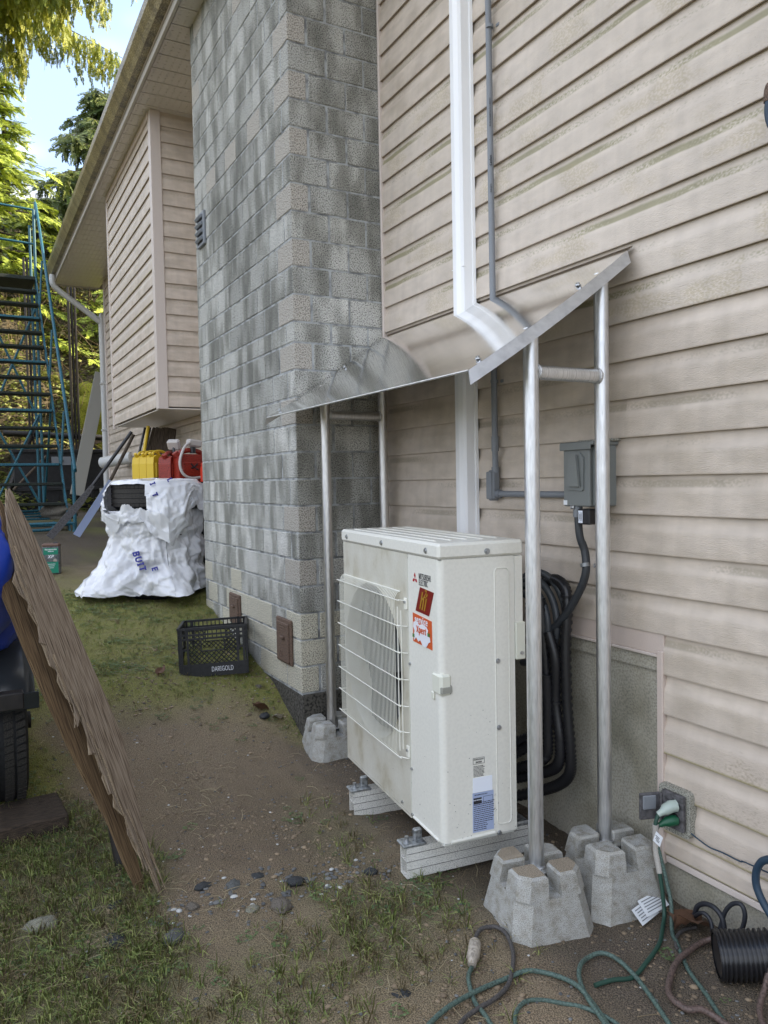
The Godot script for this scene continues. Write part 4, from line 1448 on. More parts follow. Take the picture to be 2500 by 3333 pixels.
func build_cords() -> void:
	# upper plug and its cord
	var a := thing("extension_cord", "green extension cord with translucent plug and taped neck hanging from the outlet to the ground", "extension cord")
	var g1 := [V(-.095, .008, 1.874), V(-.105, -.022, 1.872), V(-.10, -.074, 1.868), V(-.10, -.111, 1.869), V(-.10, -.146, 1.877), V(-.10, -.171, 1.883), V(-.10, -.225, 1.893), V(-.105, -.285, 1.905)]
	for q in [[-.14, 1.93], [-.218, 1.986], [-.312, 2.023], [-.379, 2.038], [-.441, 2.026], [-.499, 2.018]]: g1.append(on(q[0], q[1], .008))
	obj("cord", tb(smooth(g1, 8), .0062, 10), M.cord_dark, a)
	obj("taped_neck", tb(smooth(g1.slice(1, 6), 5), [.009, .0095, .0085, .0095, .0088, .0092, .0085, .0095, .0085, .0095, .0085, .0092, .009, .0095, .0085, .009, .0085, .009, .0085, .009, .0085], 9), M.tape, a)
	obj("plug", tb([V(-.044, .033, 1.898), V(-.060, .032, 1.892), V(-.078, .024, 1.886), V(-.086, .016, 1.880), V(-.096, .008, 1.874)], [.019, .0195, .0175, .011, .009], 8), M.plug_clear, a)
	var tg := obj("tag", bx(V(-.112, -.060, 1.888), V(.0012, .036, .028), 0.0, Basis(Vector3.RIGHT, .35)), M.paper, a)
	for k in 4: obj("tag_print", bx(V(-.1132, -.053 - k * .005, 1.887), V(.0006, .0016, .016 - (k % 2) * .005), 0.0, Basis(Vector3.RIGHT, .35)), M.ink, tg)
	# lower plug and its cord
	var b := thing("extension_cord", "dark green extension cord from the lower green plug running off to the near right", "extension cord")
	var g2 := [V(-.072, -.012, 1.882), V(-.090, -.030, 1.870), V(-.100, -.065, 1.866), V(-.092, -.12, 1.878), V(-.088, -.19, 1.898), V(-.098, -.25, 1.925)]
	for q in [[-.135, 1.960], [-.170, 2.009], [-.223, 2.092], [-.269, 2.188], [-.310, 2.273], [-.36, 2.40], [-.40, 2.6]]: g2.append(on(q[0], q[1], .008))
	obj("cord", tb(smooth(g2, 8), .0060, 10), M.cord_green, b)
	obj("plug", tb([V(-.044, -.012, 1.898), V(-.058, -.012, 1.894), V(-.070, -.016, 1.886), V(-.078, -.020, 1.880), V(-.088, -.028, 1.872)], [.017, .0175, .0165, .011, .008], 8), M.plug_green, b)
	# long green loops on the ground
	var l1 := lay([[-1.25, 2.14], [-1.08, 2.00], [-.936, 1.923], [-.808, 1.890], [-.691, 1.882], [-.623, 1.892], [-.568, 1.938], [-.550, 2.005], [-.555, 2.069], [-.571, 2.124], [-.60, 2.2], [-.66, 2.3]], .012)
	cord("extension_cord", l1, .0066, M.cord_green, "muddy green extension cord arching across the foreground soil, widest of the loops", "extension cord")
	var l2 := lay([[-.62, 2.25], [-.576, 2.118], [-.551, 2.040], [-.520, 1.982], [-.485, 1.949], [-.438, 1.929], [-.395, 1.937], [-.373, 1.975], [-.375, 2.042], [-.403, 2.122], [-.434, 2.197], [-.48, 2.3]], .014)
	cord("extension_cord", l2, .0064, M.cord_green, "green extension cord in a tall narrow loop on bare soil right of the wide loop", "extension cord")
	var l3 := lay([[-.80, 2.10], [-.766, 2.015], [-.710, 1.981], [-.659, 1.990], [-.615, 2.026], [-.580, 2.063], [-.557, 2.134], [-.55, 2.22]], .004)
	cord("extension_cord", l3, .0056, M.cord_green, "half-buried green cord in a low bow inside the wide green loop", "extension cord")
	# grey cord with its pale connector
	var g := thing("power_cord", "muddy grey cord looped beside the front deck block, with a pale connector", "power cord")
	obj("cord", tb(smooth(lay([[-.675, 1.722], [-.660, 1.700], [-.631, 1.686], [-.593, 1.700], [-.583, 1.741], [-.610, 1.807], [-.648, 1.857], [-.702, 1.905], [-.768, 1.934], [-.834, 1.947], [-.90, 1.97], [-1.0, 2.05]], .012), 8), .0062, 10), M.cord_grey, g)
	obj("connector", tb([on(-.683, 1.728, .016), on(-.692, 1.738, .018), on(-.706, 1.755, .019), on(-.730, 1.781, .019), on(-.733, 1.785, .018), on(-.745, 1.797, .016)], [.011, .017, .0185, .0185, .014, .012], 14), M.conn, g)
	obj("strain_relief", tb([on(-.672, 1.718, .013), on(-.685, 1.730, .016)], [.0085, .0125], 10), M.black, g)
	obj("cord", tb(smooth(lay([[-.745, 1.797], [-.775, 1.825], [-.793, 1.854], [-.817, 1.914], [-.830, 1.981], [-.85, 2.08]], .010), 6), .0062, 10), M.cord_green, g)
	# brown hose
	var br := lay([[.03, 2.24], [.012, 2.170], [-.021, 2.123], [-.071, 2.074], [-.107, 2.049], [-.176, 2.053], [-.244, 2.068], [-.316, 2.108], [-.355, 2.140], [-.373, 2.176], [-.369, 2.214], [-.341, 2.232], [-.326, 2.267], [-.33, 2.40]], .016)
	br[0] += V(0, .10, 0); br[1] += V(0, .05, 0); br[2] += V(0, .03, 0); br[3] += V(0, .015, 0)
	cord("hose", br, .0082, M.cord_brown, "dull brown hose curling round in front of the black drain pipe", "hose")
	cord("hose", [V(.02, -.16, 2.20), V(-.03, -.185, 2.235), V(-.094, -.235, 2.255), V(-.15, -.285, 2.275), on(-.22, 2.31, .008), on(-.30, 2.42, .008)], .0075, M.cord_brown, "brown hose end slanting down over the black drain pipe", "hose")
	# dark cables heaped by the foundation
	cord("cable", [on(-.07, 1.93, .006), V(-.04, -.290, 1.957), V(-.035, -.255, 1.968), V(-.035, -.232, 1.996), V(-.04, -.225, 2.035), V(-.04, -.246, 2.061), V(-.045, -.287, 2.072), on(-.06, 2.08, .006)], .0075, M.cable, "black cable standing in a low loop against the foundation, left one", "cable", "")
	cord("cable", [on(-.05, 2.045, .006), V(-.04, -.27, 2.055), V(-.035, -.224, 2.065), V(-.03, -.190, 2.087), V(-.03, -.179, 2.116), V(-.03, -.206, 2.127), V(-.035, -.249, 2.120), on(-.05, 2.098, .006)], .0065, M.cable, "black cable standing in a tall loop against the foundation, right one", "cable", "")
	cord("cable", [on(-.03, 1.95, .006), V(-.05, -.275, 1.975), V(-.055, -.250, 2.005), V(-.055, -.262, 2.032), on(-.07, 2.055, .006)], .006, M.cable, "small inner loop of black cable by the foundation", "cable", "")
	cord("cable", lay([[-.19, 2.03], [-.180, 2.013], [-.142, 1.984], [-.104, 1.977], [-.06, 1.985]], .008), .005, M.cord_grey, "thin grey wire on the soil beside the leaf litter", "cable")
	# corrugated drain pipe
	var dp := thing("drain_pipe", "ribbed black corrugated drain pipe lying in the lower right corner", "drain pipe")
	var cl := smooth([V(-.175, -.262, 2.150), V(-.13, -.258, 2.185), V(-.08, -.250, 2.225), V(-.02, -.235, 2.28), V(.0, -.215, 2.36)], 4)
	obj("pipe", tb(cl, .056, 24, true), M.hose_black, dp)
	for k in 21:
		var q := k / 20.0 * (cl.size() - 1.001)
		var p0: Vector3 = cl[int(q)].lerp(cl[int(q) + 1], q - int(q))
		var t: Vector3 = (cl[int(q) + 1] - cl[int(q)]).normalized()
		obj("ring", tb([p0 - t * .0032, p0 - t * .0018, p0 + t * .0018, p0 + t * .0032], [.0555, .0655, .0655, .0555], 24, false), M.hose_black, dp)
	# paper tags on the soil
	for q in [[V(-.150, -.283, 1.872), .25, .10, "white printed paper tag lying flat at the foot of the rear deck block, front one"], [V(-.108, -.272, 1.865), .12, .11, "white printed paper tag tucked behind the hanging cords"]]:
		var t := thing("paper_tag", q[3], "tag", q[0], q[1], "")
		var bs := Basis(Vector3.RIGHT, .75)
		var pb: MeshInstance3D = obj("paper", bx(Vector3.ZERO, V(q[2], .0012, .050), 0.0, bs), M.paper, t)
		for k in 5:
			obj("print_line", bx(bs * V(-.004 * (k % 2), .0012, -.017 + k * .008), V(q[2] * (.8 - .15 * (k % 2)), .0008, .0028), 0.0, bs), M.grey_pvc, pb)
	# crumpled dead leaf by the foundation
	leaf_litter(V(-.09, -.275, 1.985), .075, 1, "large crumpled tan leaf caught in the black cables")

func leaf_litter(at: Vector3, s: float, sd: int, label: String, m: Material = null) -> void:
	var f := FastNoiseLite.new()
	f.seed = sd; f.frequency = 9.0 * .06 / s
	var b := MB.new()
	var rows := []
	for j in 9:
		var row := []
		for i in 9:
			var u := i / 4.0 - 1.0
			var w := (j / 4.0 - 1.0)
			var rr := sqrt(maxf(0.02, 1.0 - w * w)) * (0.8 + .25 * absf(sin(w * 7.0 + sd)))
			row.append(V(u * rr * s * .75, f.get_noise_2d(u * s, w * s) * s * .7 + absf(u) * s * .25, w * s))
		rows.append(row)
	b.grid(rows)
	var o := thing("dead_leaf", label, "leaf", at, sd * 1.7)
	o.rotation.x = .35
	obj("leaf_blade", b, m if m else M.dead_leaf, o)

func crate_side(b: MB, p: Vector3, e: Vector3, n: Vector3, L: float, H: float, hole: bool) -> void:   # p lower left, e along, n outward
	var up := Vector3.UP
	var bs := Basis(e, up, e.cross(up))
	var o := func(x: float, y: float, w: float, h: float, d: float) -> void:
		b.box(p + e * x + up * y + n * (d / 2 - .004), V(w, h, d), bs)
	o.call(L / 2, .035, L, .070, .008)
	o.call(L / 2, H - .006, L, .012, .014)
	o.call(L / 2, H - .040, L, .010, .010)
	o.call(L / 2, H - .062, L, .010, .010)
	for k in 15: o.call(.012 + k * (L - .024) / 14.0, H - .034, .005, .060, .009)
	for x in [.012, .045, L - .045, L - .012]: o.call(x, H / 2, .012, H, .012)
	o.call(.028, .15, .04, .012, .008); o.call(L - .028, .15, .04, .012, .008)
	# diagonal lattice
	var x0 := .05
	var x1 := L - .05
	var yb := .070
	var yt := H - .066
	var k := -8
	while k < 20:
		for sg in [1.0, -1.0]:
			var xs: float = x0 + k * .026
			var pa := Vector2(xs, yb) if sg > 0 else Vector2(xs, yt)
			var pb := Vector2(xs + (yt - yb), yt) if sg > 0 else Vector2(xs + (yt - yb), yb)
			if pb.x > x0 and pa.x < x1:
				if pa.x < x0: pa += (pb - pa) * ((x0 - pa.x) / (pb.x - pa.x))
				if pb.x > x1: pb = pa + (pb - pa) * ((x1 - pa.x) / (pb.x - pa.x))
				var segs := [[pa, pb]]
				if hole:                       # hand hole left open
					segs = []
					var st := 24
					var run := []
					for i in st + 1:
						var q := pa.lerp(pb, float(i) / st)
						var inside: bool = absf(q.x - L / 2) < .060 and q.y > H - .128 and q.y < H - .070
						if not inside: run.append(q)
						if (inside or i == st) and run.size() > 1:
							segs.append([run[0], run[-1]])
						if inside: run = []
				for sgm in segs:
					var A: Vector3 = p + e * sgm[0].x + up * sgm[0].y
					var B: Vector3 = p + e * sgm[1].x + up * sgm[1].y
					if A.distance_to(B) > .004: b.tube([A, B], .0026, 4, false)
		k += 1
	if hole:
		o.call(L / 2, H - .130, .125, .006, .007)
		for x in [L / 2 - .062, L / 2 + .062]: o.call(x, H - .10, .006, .060, .007)

func build_crate() -> void:
	var c := thing("milk_crate", "black plastic milk crate with lattice sides and white lettering on the moss by the chimney", "crate", V(-.722, .0, -.735), -.33)
	c.position.y = .002
	c.rotation.z = .03; c.rotation.x = -.05
	var L := .355
	var H := .268
	var h := L / 2
	for s in [[V(-h, 0, h), V(1, 0, 0), V(0, 0, 1)], [V(h, 0, -h), V(-1, 0, 0), V(0, 0, -1)], [V(-h, 0, -h), V(0, 0, 1), V(-1, 0, 0)], [V(h, 0, h), V(0, 0, -1), V(1, 0, 0)]]:
		var b := MB.new()
		crate_side(b, s[0], s[1], s[2], L, H, true)
		obj("lattice_side", b, M.crate, c)
	var f := MB.new()
	for k in 12:
		f.box(V(-h + .015 + k * (L - .03) / 11.0, .006, 0), V(.006, .008, L - .01)); f.box(V(0, .008, -h + .015 + k * (L - .03) / 11.0), V(L - .01, .008, .006))
	obj("grid_floor", f, M.crate, c)
	text("lettering", "DARIGOLD", .034, Transform3D(Basis.IDENTITY.scaled_local(V(.72, 1, 1)), V(.045, .036, h + .0046)), M.white_letter, c, "Droid Sans", false, .0008)

func facets(b: MB) -> MB:   # crisp creases: every triangle flat
	var o := MB.new()
	for q in range(0, b.idx.size(), 3):
		var a := b.v[b.idx[q]]
		var e := b.v[b.idx[q + 1]]
		var c := b.v[b.idx[q + 2]]
		var n := (e - a).cross(c - a).normalized()
		var m := b.n[b.idx[q]] + b.n[b.idx[q + 1]] + b.n[b.idx[q + 2]]
		if n.dot(m) < 0.0: n = -n
		var k := o.v.size()
		for e2 in 3: o.vert(b.v[b.idx[q + e2]], (n * .9 + b.n[b.idx[q + e2]]).normalized())
		o.face(k, k + 1, k + 2)
	return o

func tri_wave(x: float) -> float:
	return absf(fposmod(x, 1.0) - .5) * 2.0 - .5

func crumple(p: Vector3) -> float:   # sharp folds: triangle waves along many directions, bent by slow noise
	var h := 0.0
	var q := p + V(nz.get_noise_3dv(p * 18.0), nz.get_noise_3dv(p * 18.0 + V(40, 0, 0)), nz.get_noise_3dv(p * 18.0 + V(0, 40, 0))) * .10
	var amp := 0.42
	var fr := 5.2
	for k in 9:
		var d := V(sin(k * 2.4 + 1.0), cos(k * 1.7) * .8, sin(k * 3.9)).normalized()
		var t := fposmod(q.dot(d) * fr + k * .37, 1.0)
		h += (absf(t - .5) * 2.0 - .5) * amp * clampf(.6 + nz.get_noise_3dv(p * 30.0 + V(k * 9, 0, 0)) * 2.0, 0.0, 1.3)
		if k % 2: amp *= .72; fr *= 1.45
	return h

func build_tyres() -> void:
	# stack of four tyres, bagged
	var cx := -.725
	var cz := -2.17
	var gyb := gnd(cx, cz)
	for k in 4:
		var t := thing("tyre", ["lowest tyre of the bagged stack", "second tyre from the bottom of the bagged stack", "third tyre from the bottom of the bagged stack", "topmost black tyre showing its tread through the torn white bag"][k], "tyre", V(cx, gyb - .045 + k * .208, cz), .3 * k, "")
		var R := .292
		var w := .104
		var b := MB.new()
		b.lathe([Vector2(.17, .104 - .08), Vector2(.175, .104 - w * .85), Vector2(.24, 0), Vector2(R - .025, .006), Vector2(R, .030), Vector2(R + .004, .104), Vector2(R, .178), Vector2(R - .025, .202), Vector2(.24, .208), Vector2(.175, .19), Vector2(.17, .17)], 48)
		if b.n[5 * 49].dot(b.v[5 * 49] - V(0, .104, 0)) < 0:
			for q in b.n.size(): b.n[q] = -b.n[q]
			for q in range(0, b.idx.size(), 3):
				var s := b.idx[q + 1]
				b.idx[q + 1] = b.idx[q + 2]; b.idx[q + 2] = s
		obj("carcass", b, M.tyre, t)
		if k == 3:
			for r in [[.030, .048], [.052, .084], [.088, .118], [.122, .152], [.156, .178]]:
				var tr := MB.new()
				for a in 60:
					var a0 := TAU * a / 60.0
					var a1 := a0 + TAU / 60.0 * (.90 if r[0] in [.030, .156] else 1.0)
					var rr := R + .010
					tr.quad(V(sin(a0) * rr, r[0], cos(a0) * rr), V(sin(a1) * rr, r[0], cos(a1) * rr), V(sin(a1) * rr, r[1], cos(a1) * rr), V(sin(a0) * rr, r[1], cos(a0) * rr), V(sin(a0), 0, cos(a0)))
					tr.quad(V(sin(a0) * rr, r[1], cos(a0) * rr), V(sin(a1) * rr, r[1], cos(a1) * rr), V(sin(a1) * R, r[1], cos(a1) * R), V(sin(a0) * R, r[1], cos(a0) * R), V(0, 1, 0))
					tr.quad(V(sin(a0) * rr, r[0], cos(a0) * rr), V(sin(a1) * rr, r[0], cos(a1) * rr), V(sin(a1) * R, r[0], cos(a1) * R), V(sin(a0) * R, r[0], cos(a0) * R), V(0, -1, 0))
				obj("tread_rib", tr, M.tyre_mud, t)
	var f := FastNoiseLite.new()
	f.seed = 5; f.noise_type = FastNoiseLite.TYPE_CELLULAR; f.frequency = 5.0; f.cellular_return_type = FastNoiseLite.RETURN_DISTANCE; f.fractal_octaves = 2
	var f2 := FastNoiseLite.new()
	f2.seed = 8; f2.noise_type = FastNoiseLite.TYPE_SIMPLEX_SMOOTH; f2.frequency = 2.6; f2.fractal_type = FastNoiseLite.FRACTAL_RIDGED; f2.fractal_octaves = 3
	for piece in 2:
		var b := MB.new()
		var NA := 210
		var NT := 80
		var rows := []
		var skip := {}
		for j in NT + 1:
			var row := []
			var t := j / float(NT)
			for i in NA + 1:
				var a := TAU * i / NA
				var sa := sin(a)
				var ca := cos(a)
				var p: Vector3
				var fold := f2.get_noise_3d(sa * .9 + piece * 5.0, t * .8, ca * .9)
				var cr := crumple(V(sa * .33 + piece * 3.0, t * .62, ca * .33))
				var dang := wrapf(a - deg_to_rad(-8), -PI, PI)
				if piece == 0:            # lower bag: from under the top tyre to a flared hem on the ground
					var y := lerpf(.590, 0.0, t)
					var r := .312
					var tuck := .026 * (exp(-pow((y - .405) / .03, 2.0)) + exp(-pow((y - .205) / .03, 2.0)))
					r -= tuck * .55
					var fl := smoothstep(.45, .0, y)
					var left := exp(-pow(wrapf(a - deg_to_rad(-72), -PI, PI) / .55, 2.0))
					var front := exp(-pow(wrapf(a - deg_to_rad(5), -PI, PI) / .30, 2.0))
					r += fl * (.03 + .22 * left * fl + .20 * front * pow(fl, 2.0)) + .020 * left * smoothstep(.8, .5, y)
					r += cr * .010 + fold * .020 * (1.0 + fl) + .030 * tri_wave(a * 1.9 + nz.get_noise_2d(y * 26.0, a * 4.0) * 1.1) + .006 * tri_wave(a * 4.3 - y * 3.0 + nz.get_noise_2d(y * 40.0, a * 8.0) * 2.0)
					p = V(sa * r, y, ca * r)
					p.y = maxf(p.y, .012 + absf(fold) * .03)
				else:                     # upper bag: over the top, draped in lobes
					var low := .50
					low -= .16 * exp(-pow(wrapf(a - deg_to_rad(2), -PI, PI) / .34, 2.0))
					low += .10 * exp(-pow(wrapf(a - deg_to_rad(40), -PI, PI) / .25, 2.0))
					low -= .05 * exp(-pow(wrapf(a - deg_to_rad(-62), -PI, PI) / .2, 2.0))
					low += fold * .05
					var top := .800
					var s := t * 1.35
					if s < .35:
						var q := s / .35
						p = V(sa * .305 * q, top + .010 * (1 - q) + cr * .012 + fold * .004, ca * .305 * q)
					else:
						var q := (s - .35) / 1.0
						var y := lerpf(top - .004, low, q)
						var r := .318 + .055 * sin(q * PI * .9) * (0.6 + 0.5 * sin(a * 5.0 + 1.0)) + .02 * q
						r += cr * .010 * smoothstep(.0, .25, q) + fold * .018 * smoothstep(0.0, .3, q) + .050 * q * tri_wave(a * 2.1 + nz.get_noise_2d(y * 18.0, a * 4.0) * .8) + .008 * minf(q * 3.0, 1.0) * tri_wave(a * 4.9 + q * 1.2 + nz.get_noise_2d(y * 36.0, a * 8.0) * 1.6)
						if q < .1: r = lerpf(.305, r, q / .1)
						p = V(sa * r, y, ca * r)
						if dang < deg_to_rad(-18 + 6.0 * q) and dang > deg_to_rad(-72) and q > .06 and q < .62 + .05 * sin(a * 9.0): skip[Vector2i(i, j)] = true
				row.append(p)
			rows.append(row)
		if piece == 0:
			b.grid(rows)
		else:
			var tmp := MB.new()
			tmp.grid(rows)
			b.v = tmp.v; b.n = tmp.n; b.uv = tmp.uv
			for q in range(0, tmp.idx.size(), 6):
				var cell := q / 6
				if not skip.has(Vector2i(cell % NA, cell / NA)):
					for e in 6: b.idx.append(tmp.idx[q + e])
		var probe := b.n[NA * 40 + 40 + 30]
		var pv := b.v[NA * 40 + 40 + 30]
		if probe.dot(V(pv.x, 0, pv.z)) < 0:
			for q in b.n.size(): b.n[q] = -b.n[q]
			for q in range(0, b.idx.size(), 3):
				var s := b.idx[q + 1]
				b.idx[q + 1] = b.idx[q + 2]; b.idx[q + 2] = s
		var o := thing("plastic_bag", "crumpled white plastic bag wrapped round the lower tyres, its hem spread on the moss" if piece == 0 else "white plastic bag draped over the top tyre, torn open at its left", "bag", V(cx, gyb - .01, cz))
		obj("film", facets(b), M.bag, o)
		if piece == 0:
			var tbz := Basis(V(.82, -.30, .49).normalized(), V(.35, .93, -.02).normalized(), V(-.45, .18, .87).normalized())
			var q := [["B", V(-.205, .300, .308), .062], ["U", V(-.192, .262, .318), .062], ["I", V(-.182, .230, .326), .062], ["T", V(-.170, .200, .334), .062], ["E", V(-.095, .195, .360), .055]]
			for e in q:
				text("lettering", e[0], e[2], Transform3D(Basis(tbz.z, -1.0) * tbz, e[1]), M.bag_ink, o, "Droid Sans", true, .012)
		else:
			for e in [[V(-.085, .775, .325), .05, "I"], [V(-.075, .70, .345), .05, "T"], [V(.03, .80, .335), .05, "L"]]:
				text("lettering", e[2], e[1], Transform3D(Basis(Vector3.BACK, -1.2), e[0]), M.bag_ink, o, "Droid Sans", true, .012)

func jerry_can(label: String, at: Vector3, turn: float, s: Vector3, m: Material, group: String) -> Node3D:
	var c := thing("fuel_can", label, "fuel can", at, turn, group)
	var b := MB.new()
	var pr := []
	for q in [[-.5, 0], [.5, 0], [.5, .70], [.40, .86], [.10, .90], [-.30, .90], [-.46, .82], [-.5, .6]]:
		pr.append(V(q[0] * s.x, q[1] * s.y, s.z / 2))
	b.slab(pr, V(0, 0, s.z))
	b.box(V(0, s.y * .38, 0), V(s.x * .82, s.y * .56, s.z + .014), Basis.IDENTITY, .012)
	obj("body", b, m, c)
	obj("handle", tb(smooth([V(-.36 * s.x, s.y * .82, 0), V(-.30 * s.x, s.y * .97, 0), V(0, s.y * 1.04, 0), V(.34 * s.x, s.y * .98, 0), V(.44 * s.x, s.y * .80, 0)], 5), s.z * .16, 10), m, c)
	obj("cap", tb([V(-.42 * s.x, s.y * .84, 0), V(-.50 * s.x, s.y * .96, 0)], s.z * .20, 12), m, c)
	return c

func build_cans() -> void:
	# a second, hidden tyre stack carries the cans
	var cx := -.40
	var cz := -2.86
	for k in 4:
		var t := thing("tyre", ["lowest", "second lowest", "third", "uppermost"][k] + " tyre of the rear stack under the fuel cans", "tyre", V(cx, gnd(cx, cz) - .06 + k * .185, cz), .2)
		var b := MB.new()
		b.lathe([Vector2(.01, .0), Vector2(.28, .0), Vector2(.31, .03), Vector2(.31, .155), Vector2(.28, .184), Vector2(.01, .184)], 32)
		for q in b.n.size():
			if b.n[q].dot(V(b.v[q].x, b.v[q].y - .1, b.v[q].z)) < 0: b.n[q] = -b.n[q]
		obj("carcass", b, M.tyre, t)
	var y := gnd(cx, cz) + .70
	var names := ["leftmost of the three yellow fuel cans standing behind the bags", "middle yellow fuel can behind the bagged tyres", "rightmost yellow fuel can, beside the red can"]
	for k in 3:
		jerry_can(names[k], V(-.625 + k * .042, y - .02, -2.98 + k * .07), -.30 + 1.05, V(.26, .235, .065), M.yellow, "yellow fuel cans")
	var r1 := jerry_can("red fuel can with white battery pump clipped on it, beside the yellow cans", V(-.475, y - .02, -2.78), .95, V(.20, .22, .10), M.red_can, "")
	obj("pump_head", bx(V(.06, .295, .02), V(.05, .085, .105), .012, Basis(Vector3.BACK, .5)), M.pump, r1)
	obj("pump_tube", tb([V(.05, .20, .02), V(.055, .28, .02)], .012, 10), M.hose, r1)
	var r2 := jerry_can("large red fuel can with grey hose looped down its front", V(-.33, y - .02, -2.70), .25, V(.26, .235, .13), M.red_can, "")
	obj("pump_head", bx(V(.03, .30, .02), V(.115, .060, .07), .012, Basis(Vector3.BACK, -.12)), M.pump, r2)
	obj("pump_neck", tb([V(.02, .22, .02), V(.02, .285, .02)], .022, 12), M.black, r2)
	obj("pump_hose", tb(smooth([V(-.02, .305, .05), V(-.09, .26, .08), V(-.135, .15, .09), V(-.12, .06, .10), V(-.05, .02, .11), V(.07, .03, .11)], 6), .011, 10), M.pump, r2)
	var mark := MB.new()
	mark.tube([V(-.03, .135, .073), V(.0, .105, .073), V(.035, .085, .073)], .006, 5); mark.tube([V(.03, .135, .073), V(-.005, .105, .073), V(-.03, .10, .073)], .006, 5)
	obj("marker_scrawl", mark, M.ink, r2)
	var r3 := jerry_can("small bright red fuel can half hidden by the chimney", V(-.215, y - .03, -2.50), .2, V(.14, .15, .09), M.red_bright, "")
	obj("funnel_spout", tb([V(.02, .13, .0), V(.06, .21, .02)], [.030, .008], 10), M.red_bright, r3)

func plank(label: String, a: Vector3, b: Vector3, w: float, t: float, m: Material, group := "", called := "timber") -> void:
	var d := (b - a)
	var up := d.normalized()
	var side := up.cross(V(0, 0, 1)).normalized()
	var n := side.cross(up)
	var o := bx(Vector3.ZERO, V(w, d.length(), t), .003)
	var mi := put(called, o.mesh(), m, self, Transform3D(Basis(side, up, n), (a + b) / 2))
	tag(mi, label, "timber" if called == "timber" else "board", group)

func build_under_bay() -> void:
	var items := [[-.66, -.40, .05, .04, "leftmost grey timber leaning under the bay"], [-.58, -.36, .07, .04, "second grey timber from the left under the bay"], [-.50, -.31, .05, .05, "third grey timber leaning under the bay, between poles"], [-.40, -.27, .09, .03, "wide grey plank leaning under the bay against the siding"], [-.31, -.24, .10, .03, "dark plank leaning furthest right under the bay"]]
	for q in items:
		plank(q[4], V(q[0], gnd(q[0], -4.1) - .02, -4.0 + q[0] * .3), V(q[1] + .16, 1.62, -4.35), q[2], q[3], M.board_grey, "old timbers leaning under the bay")
	plank("short grey cross rail nailed between the leaning timbers", V(-.44, 1.33, -4.10), V(-.20, 1.35, -4.10), .06, .025, M.board_grey, "")
	tag(obj("pole", tb([V(-.62, .5, -3.86), V(-.36, 1.62, -4.1)], .016, 8), M.yellow), "yellow tool handle leaning under the bay among grey timbers", "pole")
	for q in [[-.70, -.30, "slim black pole leaning under the bay, left of the yellow handle"], [-.66, -.25, "slim black pole leaning under the bay, nearest the yellow handle"]]:
		tag(obj("pole", tb([V(q[0], .5, -3.95), V(q[1] - .05, 1.62, -4.3)], .012, 8), M.black), q[2], "pole")
	for q in [[V(-1.16, .56, -4.72), V(-.42, 1.60, -4.62), M.black, M.plate, "dark oar leaning on the bay with its grey blade on the ground"], [V(-.90, .56, -4.80), V(-.38, 1.58, -4.72), M.board_grey, M.label_blue, "oar with a brown shaft and pale blue blade leaning on the bay"]]:
		var o := thing("oar", q[4], "oar")
		var d: Vector3 = (q[1] - q[0]).normalized()
		var m: Vector3 = q[0] + d * .62
		obj("shaft", tb([m, q[1]], .018, 10), q[2], o)
		var sd := d.cross(V(0, 0, 1)).normalized()
		var bl := MB.new()
		bl.slab([m + sd * .018, m - sd * .018, m - d * .22 - sd * .042, q[0] - sd * .035 + V(-.06, 0, .02), q[0] + sd * .022 + V(-.05, -.01, .02), m - d * .22 + sd * .030], d.cross(sd) * .014)
		obj("blade", bl, q[3], o)
	# low stack of bricks by the house corner
	for r in 7:
		for k in 2:
			var o := thing("brick", ["lowest", "second", "third", "fourth", "fifth", "sixth", "topmost"][r] + " course's " + ["left", "right"][k] + " tan brick in the stack at the house corner", "brick", V(-.30 + k * .215 + (r % 2) * .05, .60 + r * .062, -6.95), .05, "bricks stacked at the far house corner")
			obj("body", bx(V(0, .028, 0), V(.20, .056, .09), .004), M.mount, o)

